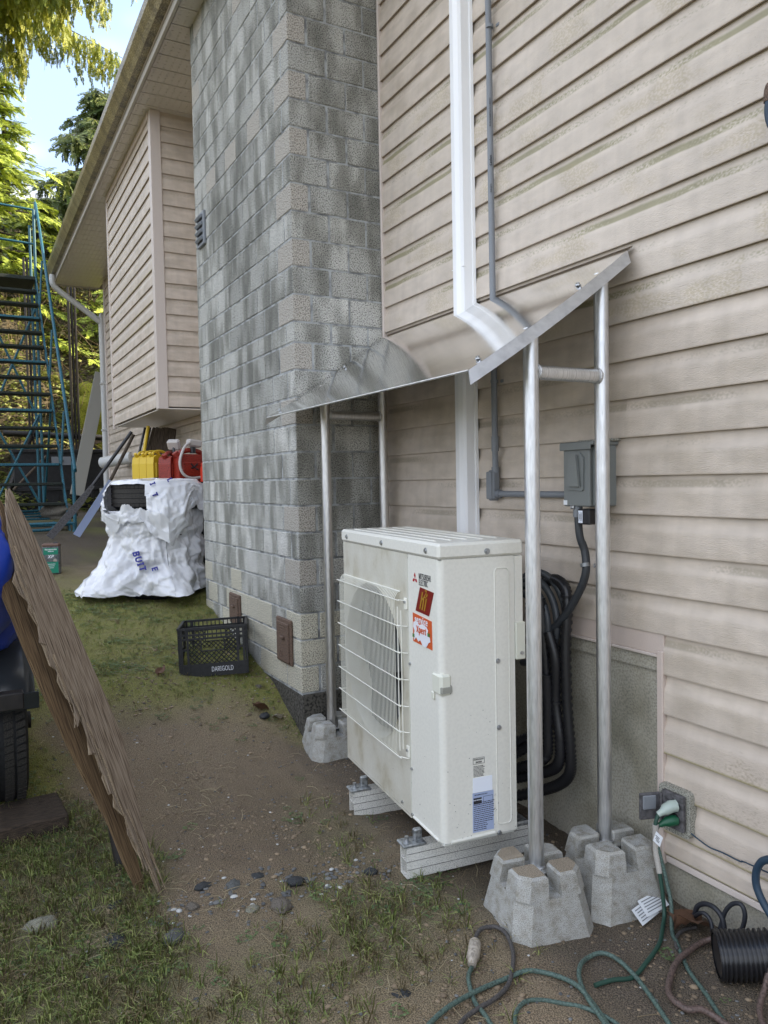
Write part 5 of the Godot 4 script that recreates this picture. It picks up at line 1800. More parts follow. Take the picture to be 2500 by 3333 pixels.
func build_stairs() -> void:
	var s := thing("rolling_stairs", "tall teal steel rolling staircase with mossy treads and tube rails", "staircase")
	var x0 := -1.60
	var x1 := -.955
	var y0 := .64
	var zb := -5.60
	var n := 15
	var rise := .2235
	var run := .195
	for k in n:
		var y: float = y0 + k * rise
		var z := zb - k * run
		var t := obj("tread", bx(V((x0 + x1) / 2, y, z), V(x1 - x0, .034, .16), .004), M.stair_moss, s)
		obj("nosing", bx(V((x0 + x1) / 2, y + .004, z + .084), V(x1 - x0 - .02, .028, .012), .003), M.stair_moss if k % 3 else M.stair_blue, t)
	var top := y0 + n * rise
	var zt := zb - n * run
	obj("platform", bx(V((x0 + x1) / 2, top, zt - .35), V(x1 - x0, .05, .9), .004), M.stair_moss, s)
	for x in [x0 - .02, x1 + .02]:
		obj("stringer", bx(V(x, (y0 + top) / 2 - .05, (zb + zt) / 2), V(.022, .075, Vector2(top - y0, zb - zt).length() + .15), .003, Basis(Vector3.RIGHT, atan2(top - y0, zb - zt))), M.stair_blue, s)
		var o: float = .05 if x > -1.2 else -.05
		obj("handrail", tb(smooth([V(x + o, y0 - .12, zb + .10), V(x + o, 1.30, zb + .10), V(x + o, 1.50, zb + .02), V(x + o, top + .92, zt - .03), V(x + o, top + 1.0, zt - .35), V(x + o, top + 1.0, zt - .8)], 6), .019, 8), M.stair_blue, s)
		for k in [3, 8, 13]:
			var y: float = y0 + k * rise
			obj("rail_post", tb([V(x, y, zb - k * run), V(x + o, y + .62, zb - k * run)], .014, 8), M.stair_blue, s)
		for z in [zt - .05, zt - .8]:
			obj("leg", tb([V(x, .60, z), V(x, top + 1.0, z)], .019, 8), M.stair_blue, s)
		obj("base_rail", tb([V(x, .68, zb + .05), V(x, .68, zt - .8)], .018, 8), M.stair_blue, s)
		obj("side_brace", tb([V(x, .72, zt - .05), V(x, 2.2, zb - 7 * run)], .014, 8), M.stair_blue, s)
	for y in [top + 1.0, top + .52]:
		obj("back_rail", tb([V(x0 - .30, y + .05, zt - .06), V(x1 + .02, y, zt - .06)], .016, 8), M.stair_blue, s)
	for q in [[.75, 2.1], [2.0, 3.6]]:
		obj("cross_brace", tb([V(x0, q[0], zt - .06), V(x1, q[1], zt - .06)], .016, 8), M.stair_blue, s)
		obj("cross_brace", tb([V(x1, q[0], zt - .08), V(x0, q[1], zt - .08)], .016, 8), M.stair_blue, s)
	obj("cross_tie", tb([V(x0, 1.62, zt - .06), V(x1, 1.62, zt - .06)], .016, 8), M.stair_blue, s)
	obj("foot_bar", tb(smooth([V(x0, .60, zb + .28), V(x1 - .25, .60, zb + .28), V(x1 - .17, .62, zb + .28), V(x1 - .16, .68, zb + .25)], 4), .015, 8), M.stair_blue, s)
	obj("foot_bar", tb(smooth([V(x0, .665, zb + .33), V(x1 - .04, .665, zb + .33), V(x1 + .03, .64, zb + .33), V(x1 + .03, .57, zb + .33)], 4), .017, 8), M.stair_blue, s)
	# blue tubes and a rock resting on the base
	for k in 4:
		tag(obj("steel_tube", tb([V(-1.58, .70 + k * .028, zb - .22 - .02 * k), V(-1.05 - .07 * (k % 2), .70 + k * .030, zb - .24 - .05 * k)], .012, 8), M.stair_blue), "blue steel tube of the bundle under the lowest treads", "tube", "loose blue tubes under the staircase")
	rock("rough grey-tan rock resting under the second tread of the staircase", V(-1.02, .765, zb - .26), V(.20, .105, .12), M.rock, 3)

func rock(label: String, at: Vector3, r: Vector3, m: Material, sd: int, called := "rock", det := 20) -> void:
	var f := FastNoiseLite.new()
	f.seed = sd; f.frequency = 1.1; f.fractal_octaves = 4
	var b := MB.new()
	var rows := []
	for j in det + 1:
		var row := []
		var th := PI * j / det
		for i in det * 2 + 1:
			var ph := TAU * i / (det * 2)
			var d := V(sin(th) * cos(ph), cos(th), sin(th) * sin(ph))
			var k := 1.0 + f.get_noise_3dv(d * 1.4) * .38
			var q := d * k
			q.y = maxf(q.y, -.7)
			row.append(q * r)
		rows.append(row)
	b.grid(rows)
	var pv := b.v[det * det + det / 2]
	if b.n[det * det + det / 2].dot(pv) < 0:
		b = MB.new(); b.grid(rows, [], true)
	tag(put(called, b.mesh(), m, self, Transform3D(Basis(Vector3.UP, sd * .9), at)), label, "rock" if called == "rock" else "stone")

func build_back_things() -> void:
	var b := thing("steel_bin", "long black steel bin with a latch plate behind the staircase", "bin")
	var z := -10.2
	obj("front", bx(V(-.52, 1.06, z), V(1.42, 1.16, .06), .008), M.bin, b)
	obj("side", bx(V(-1.20, 1.06, z - .6), V(.05, 1.16, 1.2), .008), M.bin, b)
	obj("side", bx(V(.17, 1.06, z - .6), V(.05, 1.16, 1.2), .008), M.bin, b)
	obj("back", bx(V(-.52, 1.06, z - 1.2), V(1.42, 1.16, .05), .008), M.bin, b)
	for y in [1.64, 1.02]: obj("rail", bx(V(-.48, y, z + .045), V(1.55, .055, .05), .006), M.bin, b)
	for x in [-1.15, -.30, -.05]: obj("stiffener", bx(V(x, .78, z + .045), V(.045, .46, .03), .005), M.bin, b)
	for x in [-1.10, -.82, -.58]: obj("stiffener", bx(V(x, .74, z + .035), V(.018, .48, .02), .004), M.bin, b)
	var lp := obj("latch_plate", bx(V(-.52, 1.48, z + .04), V(.30, .14, .02), .004), M.grey_pvc, b)
	obj("latch", tb([V(-.52, 1.48, z + .05), V(-.52, 1.48, z + .065)], .032, 12), M.black, lp)
	obj("lifting_rod", tb([V(-1.2, 1.64, z + .02), V(.9, 1.60, z + .02)], .016, 8), M.bin, b)
	# steel uprights
	for q in [[-.905, "dark brown steel upright seen through the staircase"], [-.245, "dark brown steel upright right of the staircase"]]:
		var p := thing("steel_upright", q[1], "post", V(q[0], 0, z - .25), 0.0, "dark steel uprights behind the staircase")
		obj("web", bx(V(0, 2.7, 0), V(.030, 4.2, .08), .003), M.brown_steel, p)
		obj("flange_strip", bx(V(-.050, 2.7, .0), V(.030, 4.2, .10), .003), M.brown_steel, p)
		obj("flange_strip", bx(V(.050, 2.7, .0), V(.030, 4.2, .10), .003), M.brown_steel, p)
	for q in [[V(-1.35, 1.95, z - .3), V(.35, 1.88, z - .3), "dark steel beam lying across behind the bin top"], [V(-1.3, 1.02, z - .1), V(-.95, 1.9, z - .2), "dark steel strut slanting up at the left of the bin"]]:
		tag(obj("steel_beam", tb([q[0], q[1]], .05, 4), M.brown_steel), q[2], "beam")
	plank("broad pale grey board leaning against the far house corner", V(-.40, .92, -9.35), V(.05, 2.85, -9.45), .20, .03, M.board_white, "", "leaning_board")
	plank("old plank end lying on the bin rim", V(-.25, 1.72, z - .5), V(.35, 1.92, z - .45), .10, .03, M.board_grey, "")
	tag(obj("pole", tb([V(-1.25, 1.02, z + .10), V(-.75, 1.56, z + .10)], .018, 8), M.board_grey), "brown wooden handle leaning on the black bin", "pole")
	# oil tin
	var t := thing("oil_tin", "bronze oil tin with green printed label on the moss beside the broken plywood", "tin", V(-1.375, .40, -2.80), -.22)
	t.position.y = gnd(-1.375, -2.8) - .01
	obj("body", bx(V(0, .115, 0), V(.125, .22, .075), .010), tex(mat(Color(.20, .21, .215), .4, .6), M.soft, 6.0), t)
	obj("top_rim", bx(V(0, .226, 0), V(.128, .030, .078), .010), mat(Color(.13, .07, .045), .45), t)
	obj("cap", bx(V(.033, .240, .01), V(.034, .016, .034), .005), M.black, t)
	var lb := mat(Color(.01, .20, .12), .4)
	obj("label_band", bx(V(.0, .182, .0385), V(.102, .050, .0014)), lb, t)
	obj("label_band", bx(V(.0, .060, .0385), V(.102, .085, .0014)), lb, t)
	text("label_lettering", "Husqvarna", .016, Transform3D(Basis.IDENTITY, V(.0, .196, .0398)), M.paper, t, "Droid Sans", true)
	text("label_lettering", "ooooo", .014, Transform3D(Basis.IDENTITY, V(.0, .182, .0398)), M.paper, t, "Droid Sans", true)
	text("label_lettering", "XP", .034, Transform3D(Basis(V(1, 0, 0), V(.25, 1, 0), V(0, 0, 1)), V(.0, .142, .0392)), M.paper, t, "Droid Sans", true)
	obj("round_seal", tb([V(.028, .112, .0378), V(.028, .112, .0392)], .013, 16), M.conn, t)
	for k in 3: obj("label_line", bx(V(-.005, .085 - k * .014, .0395), V(.07 - k * .012, .003, .001)), M.paper, t)

func build_trailer() -> void:
	var t := thing("trailer", "low trailer at the left edge with black fender, muddy tyre and jack leg", "trailer")
	var wc := V(-1.855, .085, .02)
	var R := .305
	var w := .205
	var tb2 := MB.new()
	var xf := Transform3D(Basis(V(0, 0, 1), V(1, 0, 0), V(0, 1, 0)), wc - V(w / 2, 0, 0))
	tb2.lathe([Vector2(.17, .02), Vector2(.20, .0), Vector2(R - .03, .004), Vector2(R - .004, .022), Vector2(R, .05), Vector2(R, w - .05), Vector2(R - .004, w - .022), Vector2(R - .03, w - .004), Vector2(.20, w), Vector2(.17, w - .02)], 56, xf)
	for q in tb2.n.size():
		var d := tb2.v[q] - wc
		d.x *= 2.0
		if tb2.n[q].dot(d) < -.001: tb2.n[q] = -tb2.n[q]
	var ty := obj("tyre", tb2, M.tyre, t)
	for x in [-.072, -.030, .030, .072]:
		var tr := MB.new()
		for k in 66:
			var a0 := TAU * k / 66.0
			var a1 := a0 + TAU / 66.0 * (.72 if absf(x) > .05 else .86)
			var hw := .016
			var sk := .014 * signf(x)
			var p := []
			for q in [[a0, -1], [a1, -1], [a1, 1], [a0, 1]]:
				for rr in [R + .007, R - .003]:
					p.append(wc + V(x + q[1] * hw, sin(q[0] + sk * q[1]) * rr, cos(q[0] + sk * q[1]) * rr))
			var o := V(0, sin((a0 + a1) / 2), cos((a0 + a1) / 2))
			tr.quad(p[0], p[2], p[4], p[6], o)
			tr.quad(p[0], p[2], p[3], p[1], V(-1, 0, 0)); tr.quad(p[6], p[4], p[5], p[7], V(1, 0, 0))
			tr.quad(p[0], p[6], p[7], p[1], o.cross(Vector3.RIGHT)); tr.quad(p[2], p[4], p[5], p[3], -o.cross(Vector3.RIGHT))
		obj("tread_blocks", tr, M.tyre_mud, ty)
	obj("wheel_disc", tb([wc + V(.06, 0, 0), wc + V(.085, 0, 0)], .165, 28), M.brown_steel, ty)
	obj("hub", tb([wc + V(.07, 0, 0), wc + V(.125, 0, 0)], .035, 16), M.brown_steel, ty)
	var fe := MB.new()
	for e in [0.0, .006]:
		var rows := []
		for k in 25:
			var a := lerpf(.50, PI + .10, k / 24.0)
			var row := []
			for x in [-.155, -.145, -.10, 0.0, .09, .118, .128]:
				var rr: float = R + .060 - e + (-.030 if absf(x - .0) > .12 else (.0 if absf(x) < .1 else -.010))
				row.append(wc + V(x, sin(a) * rr, cos(a) * rr))
			rows.append(row)
		fe.grid(rows, [], e > 0)
	obj("fender", fe, M.fender, t)
	var fp := obj("fender_apron", bx(V(-1.86, .248, .352), V(.285, .066, .010), .003, Basis(Vector3.RIGHT, .12)), M.fender, t)
	for x in [-1.915, -1.795]:
		obj("bolt", tb([V(x, .246, .356), V(x, .246, .366)], .013, 14), M.steel, fp)
	obj("frame_rail", bx(V(-2.15, .30, .3), V(.08, .09, 2.6), .005), M.brown_steel, t)
	obj("axle", tb([V(-2.6, .085, .02), V(-1.8, .085, .02)], .03, 10), M.brown_steel, t)
	obj("cross_member", bx(V(-1.98, .30, .52), V(.4, .06, .06), .004), M.brown_steel, t)
	obj("jack_leg", tb([V(-1.502, -.30, .79), V(-1.535, -.02, .72)], .022, 12), M.brown_steel, t)
	obj("jack_leg", tb([V(-1.535, -.02, .72), V(-1.61, .36, .56)], .027, 12), M.brown_steel, t)
	tag(obj("wheel_block", bx(V(-1.93, -.232, .30), V(.58, .080, .26), .008, Basis(Vector3.UP, .06)), M.timber_dark), "dark split timber block under the trailer tyre", "timber")
	tag(obj("wheel_block", bx(V(-1.95, -.305, .31), V(.52, .065, .24), .008, Basis(Vector3.UP, -.02)), M.timber_dark), "lower rotten timber under the wheel block, half sunk in weeds", "timber")
	# tarp-covered load
	var b := MB.new()
	var rows := []
	var f := FastNoiseLite.new()
	f.seed = 14; f.frequency = 1.7; f.fractal_octaves = 3
	for j in 41:
		var row := []
		var th := PI * j / 40
		for i in 81:
			var ph := TAU * i / 80
			var d := V(sin(th) * cos(ph), cos(th), sin(th) * sin(ph))
			var p := V(signf(d.x) * pow(absf(d.x), .55), signf(d.y) * pow(absf(d.y), .6), signf(d.z) * pow(absf(d.z), .55))
			var q := p * V(.60, .33, .62)
			q += d * (f.get_noise_3dv(V(q.x * 1.2, q.y * .6, q.z * 1.2) * 1.6) * .05 + absf(f.get_noise_3dv(q * 2.2)) * .06 + crumple(q * .35) * .018)
			if q.y < -.05: q *= V(1.0 - (-.05 - q.y) * .25, 1, 1.0 - (-.05 - q.y) * .25)
			row.append(q)
		rows.append(row)
	b.grid(rows)
	if b.n[81 * 20 + 5].dot(b.v[81 * 20 + 5]) < 0:
		b = MB.new(); b.grid(rows, [], true)
	var tp := thing("tarp_load", "load wrapped in a bright blue tarp on the trailer at the left edge", "tarp", V(-2.335, .68, -.05))
	obj("tarp", b, M.tarp, tp)
	obj("rope", tb(smooth([V(.60, .10, -.2), V(.625, .02, .0), V(.63, -.04, .2), V(.60, -.08, .45)], 5), .006, 6), M.black, tp)

func build_plywood() -> void:
	# outline found along the length: t from the foot (0) to the top (1); left edge of the back ply, ragged edge of the front ply, right edge (metres across)
	var o := thing("broken_plywood", "weathered sheet of plywood with delaminated ragged plies leaning on the trailer", "plywood")
	var A := V(-1.452, -.295, 1.050)
	var B := V(-1.80, 1.05, .305)
	var up := (B - A).normalized()
	var L := (B - A).length()
	var w := V(.78, .10, -.62)
	w = (w - up * w.dot(up)).normalized()
	var n := w.cross(up)
	if n.dot(V(-1.939, 1.05, 3.53) - A) < 0: n = -n
	var right := [[1.584, .015], [1.561, .021], [1.489, .030], [1.419, .045], [1.319, .053], [1.215, .066], [1.146, .074], [1.071, .078], [.921, .086], [.714, .103], [.555, .110], [.398, .088], [.259, .065], [.147, .054], [.021, .043]]
	var ragged := [[1.583, .012], [1.492, -.027], [1.398, -.055], [1.343, -.057], [1.310, -.064], [1.256, -.072], [1.196, -.089], [1.144, -.085], [1.110, -.072], [1.080, -.068], [1.017, -.060], [.952, -.081], [.940, -.060], [.866, -.066], [.843, -.053], [.806, -.051], [.743, -.048], [.712, -.035], [.634, -.047], [.670, -.023], [.609, -.025], [.533, -.028], [.530, -.016], [.465, -.017], [.447, -.010], [.387, -.015], [.387, -.006], [.345, -.005], [.301, .015], [.245, -.003], [.202, .016], [.143, .022], [.113, .022], [.142, .041], [.106, .041], [.021, .028]]
	var back := [[1.579, -.002], [1.492, -.042], [1.385, -.078], [1.295, -.115], [1.208, -.131], [1.170, -.145], [1.123, -.143], [1.089, -.138], [1.013, -.135], [.903, -.127], [.783, -.117], [.676, -.103], [.581, -.091], [.482, -.076], [.392, -.057], [.294, -.042], [.176, -.037], [.080, -.023], [.005, -.006]]
	for ply in 4:
		var pts := []
		var edge: Array = ragged if ply < 2 else back
		for q in right: pts.append([q[0] * (1.0 - .004 * ply), q[1] - .002 * ply])
		var rev := edge.duplicate()
		rev.reverse()
		for k in rev.size():
			var q: Array = rev[k]
			var lim := 1.0
			if ply > 1:
				for e in right.size() - 1:
					if q[0] <= right[e][0] and q[0] >= right[e + 1][0]: lim = lerpf(right[e][1], right[e + 1][1], (right[e][0] - q[0]) / (right[e][0] - right[e + 1][0])) - .014
				if q[0] < right[-1][0]: lim = right[-1][1] - .016
				if q[0] > 1.56: lim = .002
			pts.append([q[0], minf(q[1] + (.037 if ply > 1 else 0.0), lim) + (.010 * ply * sin(k * 2.1 + ply) if ply == 1 else (.004 * sin(k * 1.7) if ply == 2 else 0.0))])
		var p3 := []
		for q in pts: p3.append(A + up * (q[0] - .005) + w * q[1] - n * (.0065 * ply + (.050 if ply > 1 else 0.0)))
		var b := MB.new()
		b.slab(p3, n * .0056)
		for q in b.uv.size():
			var d := b.v[q] - A
			b.uv[q] = Vector2(d.dot(w) + d.dot(n), d.dot(up) + ply * .31)
		obj("ply", b, [M.ply, M.ply_pale, M.ply_inner, M.ply_inner][ply], o)
	var sp := MB.new()
	for k in 26:
		var t := rng.randf_range(.05, 1.2)
		var e := lerpf(.03, -.07, t / 1.2)
		var p := A + up * t + w * (e + rng.randf_range(-.006, .012)) - n * rng.randf_range(.0, .006)
		sp.tube([p, p - up * rng.randf_range(.02, .07) + w * rng.randf_range(-.004, .004) - n * .003], [.0022, .0006], 4)
	for k in 22:
		var q: Array = ragged[1 + rng.randi() % (ragged.size() - 3)]
		var p: Vector3 = A + up * (q[0] + rng.randf_range(-.02, .03)) + w * (q[1] + rng.randf_range(.004, .014)) + n * rng.randf_range(.001, .006)
		var l := rng.randf_range(.06, .20)
		var wd := rng.randf_range(.004, .011)
		sp.slab([p, p + w * wd, p + w * wd * .2 - up * l + n * rng.randf_range(.0, .012)], n * .0025)
	tag(obj("splinters", sp, M.ply_pale, o), "", "", "", "stuff")

# ------------------------------------------------------------------ plants
func blade_mesh() -> ArrayMesh:   # a tuft of grass
	var b := MB.new()
	for k in 7:
		var a := TAU * k / 7.0 + rng.randf()
		var d := V(cos(a), 0, sin(a))
		var s := d.cross(Vector3.UP)
		var h := rng.randf_range(.6, 1.0)
		var w := .020
		var p0 := d * .06
		var p1 := d * .22 * rng.randf_range(.6, 1.4) + V(0, h * .6, 0)
		var p2 := d * rng.randf_range(.35, .8) + V(0, h * rng.randf_range(.55, 1.0), 0)
		var n := (d + V(0, .8, 0)).normalized()
		b.tri(p0 - s * w, p0 + s * w, p1 + s * w * .8, n); b.tri(p0 - s * w, p1 + s * w * .8, p1 - s * w * .8, n); b.tri(p1 - s * w * .8, p1 + s * w * .8, p2, n)
	return b.mesh()

func weed_mesh() -> ArrayMesh:   # low rosette of lobed leaves
	var b := MB.new()
	for k in 6:
		var a := TAU * k / 6.0 + rng.randf() * .7
		var d := V(cos(a), 0, sin(a))
		var s := d.cross(Vector3.UP)
		var L := rng.randf_range(.55, 1.0)
		var h := rng.randf_range(.15, .5)
		var c := d * L * .7 + V(0, h, 0)
		b.tri(V(0, 0, 0), d * .3 * L + V(0, h * .7, 0) + s * .02, d * .3 * L + V(0, h * .7, 0) - s * .02, Vector3.UP)
		for q in 3:
			var o := c + (s * (q - 1) * .26 + d * (.22 if q == 1 else 0.0)) * L
			var n := (Vector3.UP + s * (q - 1) * .35 - d * .2).normalized()
			var r := .20 * L
			b.tri(o - d * r * .7, o + s * r, o + d * r, n); b.tri(o - d * r * .7, o + d * r, o - s * r, n)
	return b.mesh()

func leaf_mesh() -> ArrayMesh:   # an ivy leaf
	var b := MB.new()
	b.tri(V(0, 0, 0), V(.5, .05, .4), V(0, .12, 1.0), V(.25, 1, 0).normalized())
	b.tri(V(0, 0, 0), V(0, .12, 1.0), V(-.5, .05, .4), V(-.25, 1, 0).normalized())
	return b.mesh()

func spray_mesh(sd: int) -> ArrayMesh:   # a flat fan of conifer twigs and needles, one metre long along +z, hanging at its tip
	var r := RandomNumberGenerator.new()
	r.seed = sd
	var b := MB.new()
	for k in 11:
		var t := (k + .5) / 11.0
		for sg in [-1.0, 1.0]:
			var o := V(0, -.16 * t * t, t)
			var l := .42 * (1.0 - t * .75) * r.randf_range(.7, 1.15)
			var d := V(sg * .85, -.10 + r.randf_range(-.25, .12), .55).normalized()
			var s := d.cross(Vector3.UP).normalized()
			var n := (Vector3.UP + V(r.randf_range(-.5, .5), 0, r.randf_range(-.5, .5))).normalized()
			b.tri(o, o + d * l * .5 + s * .055, o + d * l, n); b.tri(o, o + d * l, o + d * l * .5 - s * .055, n)
			var d2 := (d + V(0, -.35, .4)).normalized()
			b.tri(o + d * l * .3, o + d * l * .55 + d2 * l * .25 + s * .03, o + d * l * .3 + d2 * l * .55, n)
	b.tri(V(-.03, 0, 0), V(.03, 0, 0), V(0, -.16, 1.0), Vector3.UP)
	b.tri(V(-.05, -.10, .7), V(.05, -.10, .7), V(0, -.20, 1.12), Vector3.UP)
	return b.mesh()

var SPRAY: Array = []

func conifer(called: String, label: String, base: Vector3, H: float, R: float, sd: int, c1: Color, c2: Color, from := .12, per := 5.2, size := .42, hang := .0, lim := Vector4(-4, 5, -40, 5)) -> void:
	var r := RandomNumberGenerator.new()
	r.seed = sd
	var t := thing(called, label, "tree", base, 0.0, "conifers behind the house")
	obj("trunk", tb([V(0, -.5, 0), V(0, H * .5, .05), V(0, H, 0)], [H * .022, H * .014, .012], 10), M.bark, t)
	var xf := []
	var cl := []
	var limbs := MB.new()
	var h := H * from
	while h < H * .985:
		var f := (h - H * from) / (H * (1.0 - from))
		var L := R * pow(1.0 - f, .85) * r.randf_range(.65, 1.12) + .15
		var a := r.randf() * TAU
		var d := V(cos(a), 0, sin(a))
		var rise := lerpf(-.10, .55, f) + r.randf_range(-.12, .12)
		var pts := []
		for k in 6:
			var s := k / 5.0
			pts.append(V(0, h, 0) + d * L * s + V(0, (rise * s - (.38 + hang * .2) * s * s) * L, 0))
		var mid: Vector3 = base + pts[3]
		if mid.x > lim.x - L and mid.x < lim.y + L:
			limbs.tube(pts, [.035 * L * .5 + .008, .03 * L * .5 + .006, .02 * L * .5 + .005, .012, .008, .004], 4, false)
			var s := .16
			while s < 1.02:
				var q := minf(s * 5.0, 4.999)
				var p: Vector3 = pts[int(q)].lerp(pts[int(q) + 1], q - int(q))
				var wp := base + p
				if wp.x > lim.x and wp.x < lim.y:
					for sg in [-1.0, 1.0, 0.0]:
						var fwd: Vector3 = (d * .55 + d.cross(Vector3.UP) * sg * r.randf_range(.5, 1.0) + V(0, r.randf_range(-.5, .05) - hang * .6, 0)).normalized()
						var up := (V(.25, .75, .45) + V(r.randf_range(-.6, .6), 0, r.randf_range(-.6, .6))).normalized()
						var x := up.cross(fwd).normalized()
						up = fwd.cross(x)
						var k := size * r.randf_range(.65, 1.25) * (1.0 - .35 * s)
						xf.append(Transform3D(Basis(x, up, fwd) * k, p))
						var c: Color = c1.lerp(c2, clampf(r.randf() * .8 + (.25 if s > .8 else 0.0), 0, 1)) * r.randf_range(.75, 1.2)
						cl.append(c)
						if hang > 0.0:
							var m := int(hang * 3.0 + r.randf())
							var pp := p
							for z in m:
								pp += V(r.randf_range(-.06, .06), -.20, r.randf_range(-.06, .06)) + fwd * .03
								var f2 := V(r.randf_range(-.25, .25), -1, r.randf_range(-.25, .25)).normalized()
								var x2 := f2.cross(V(r.randf_range(-1, 1), .1, r.randf_range(-1, 1)).normalized()).normalized()
								xf.append(Transform3D(Basis(x2, f2.cross(x2), f2) * k * .62, pp))
								cl.append(c * r.randf_range(.8, 1.1))
				s += .115 / maxf(L * .35, .5)
		h += H / (H * per) * r.randf_range(.6, 1.4)
	obj("limbs", limbs, M.bark, t)
	scatter("crown", SPRAY[sd % SPRAY.size()], M.leaf, xf, cl, t)

func build_trees() -> void:
	for k in 3: SPRAY.append(spray_mesh(40 + k))
	var ya := Color(.26, .34, .045)
	var yb := Color(.48, .56, .08)
	var da := Color(.06, .105, .028)
	var db := Color(.20, .24, .05)
	conifer("conifer_tree", "tall thin pale conifer whose spire stands against the sky at the far left", V(-.45, 5.0, -23.5), 9.0, 2.2, 3, ya, yb, .10, 14.0, .50)
	conifer("conifer_tree", "bright yellow-green conifer filling the left edge behind the staircase", V(-1.7, 1.5, -15.2), 8.6, 4.4, 4, ya, yb, .05, 19.0, .56)
	conifer("conifer_tree", "darker drooping conifer between the bright conifer and the gutter", V(1.7, 2.0, -18.2), 9.6, 5.2, 5, da, db, .12, 15.0, .60, .45)
	conifer("conifer_tree", "small bright conifer low beside the downspout above the mossy rock", V(1.15, 2.0, -14.0), 3.6, 1.5, 6, ya, yb, .05, 17.0, .40)
	conifer("conifer_tree", "loose green conifer just behind the tops of the stairs", V(-.2, 3.0, -16.6), 5.0, 1.9, 8, da, yb, .05, 17.0, .46)
	# overhanging branches: the trunk stands outside the frame
	var t := thing("overhanging_tree", "big conifer whose sunlit branches hang into the top left corner", "tree", V(-5.6, .6, -12.6), 0.0)
	obj("trunk", tb([V(0, -.5, 0), V(.1, 8, 0), V(.0, 17, 0)], [.42, .28, .06], 14), M.bark, t)
	var r := RandomNumberGenerator.new()
	r.seed = 91
	var xf := []
	var cl := []
	var limbs := MB.new()
	for k in 17:
		var y0 := r.randf_range(9.5, 12.6)
		var L := r.randf_range(4.6, 7.4)
		var zd := r.randf_range(-.30, .32)
		var pts := []
		for i in 10:
			var s := i / 9.0
			pts.append(V(L * s, y0 + .9 * s - 1.35 * s * s, L * zd * s + sin(s * 5.0 + k) * .12))
		limbs.tube(pts, [.05, .045, .04, .035, .03, .024, .018, .013, .009, .005], 5, false)
		var s := .25
		while s < 1.0:
			var q := minf(s * 9.0, 8.999)
			var p: Vector3 = pts[int(q)].lerp(pts[int(q) + 1], q - int(q))
			for sg in [-1.0, 1.0]:
				# side branch, from which twigs hang
				var d := V(.55, -.06, sg * r.randf_range(.5, 1.0)).normalized()
				var l2 := r.randf_range(.35, 1.0) * (1.1 - s * .5)
				var n2 := int(l2 / .075)
				for i in n2:
					var pp: Vector3 = p + d * l2 * (i + .5) / n2 + V(0, -.22 * pow(float(i) / n2, 2.0), 0)
					var len := int(r.randf_range(1.0, 9.0) * (1.0 if y0 < 10.6 else .7))
					var c := Color(.22, .28, .04).lerp(Color(.50, .51, .07), r.randf()) * r.randf_range(.75, 1.15)
					for z in len:
						pp += V(r.randf_range(-.035, .035), -.085, r.randf_range(-.035, .035))
						var f2 := V(r.randf_range(-.35, .35), -1, r.randf_range(-.35, .35)).normalized()
						var x2 := f2.cross(V(r.randf_range(-1, 1), .1, r.randf_range(-1, 1)).normalized()).normalized()
						xf.append(Transform3D(Basis(x2, f2.cross(x2), f2) * r.randf_range(.12, .19), pp))
						cl.append(c * r.randf_range(.85, 1.1))
			s += .020
	obj("limbs", limbs, M.bark, t)
	scatter("crown", SPRAY[1], M.leaf, xf, cl, t)
	# ivy and brambles on the bank
	var lm := leaf_mesh()
	xf = []; cl = []
	for k in 26000:
		var x := r.randf_range(-2.6, 3.4)
		var z := -10.15 - pow(r.randf(), 1.4) * 7.0
		var n := nz.get_noise_2d(x * 12.0, z * 12.0)
		if n < -.24 and r.randf() < .7: continue
		var p := V(x, hill_y(x, z) + r.randf_range(.0, .16) + maxf(n, 0.0) * .3, z + r.randf_range(0, .1))
		var b := Basis(Vector3.UP, r.randf() * TAU) * Basis(Vector3.RIGHT, r.randf_range(-.4, 1.1))
		xf.append(Transform3D(b * r.randf_range(.06, .12), p))
		var c := Color(.16, .20, .05).lerp(Color(.42, .43, .12), r.randf())
		if z < -13.2 and r.randf() < .35: c = Color(.18, .15, .05)
		cl.append(c * r.randf_range(.6, 1.15))
	var iv := scatter("ivy", lm, M.leaf, xf, cl)
	tag(iv, "sunlit ivy spread over the bank behind the staircase", "ivy")
	var tw := MB.new()
	for k in 700:
		var x := r.randf_range(-2.4, 2.8)
		var z := -10.4 - pow(r.randf(), .8) * 5.2
		var p := V(x, hill_y(x, z), z)
		var d := V(r.randf_range(-.6, .6), r.randf_range(.3, 1.0), r.randf_range(-.1, .6)).normalized()
		var l := r.randf_range(.3, 1.1)
		tw.tube([p, p + d * l * .5 + V(r.randf_range(-.08, .08), 0, 0), p + d * l + V(r.randf_range(-.2, .2), -.12 * l, .1)], [.008, .006, .002], 3, false)
	var bt := obj("brambles", tw, mat(Color(.16, .12, .065), .9))
	tag(bt, "tangle of reddish bare bramble stems on the bank", "brambles", "", "stuff")
	rock("big mossy yellow-green boulder bulging from the bank beside the downspout", V(.75, 2.15, -12.6), V(1.05, 1.05, .9), M.moss_rock, 12, "rock", 30)

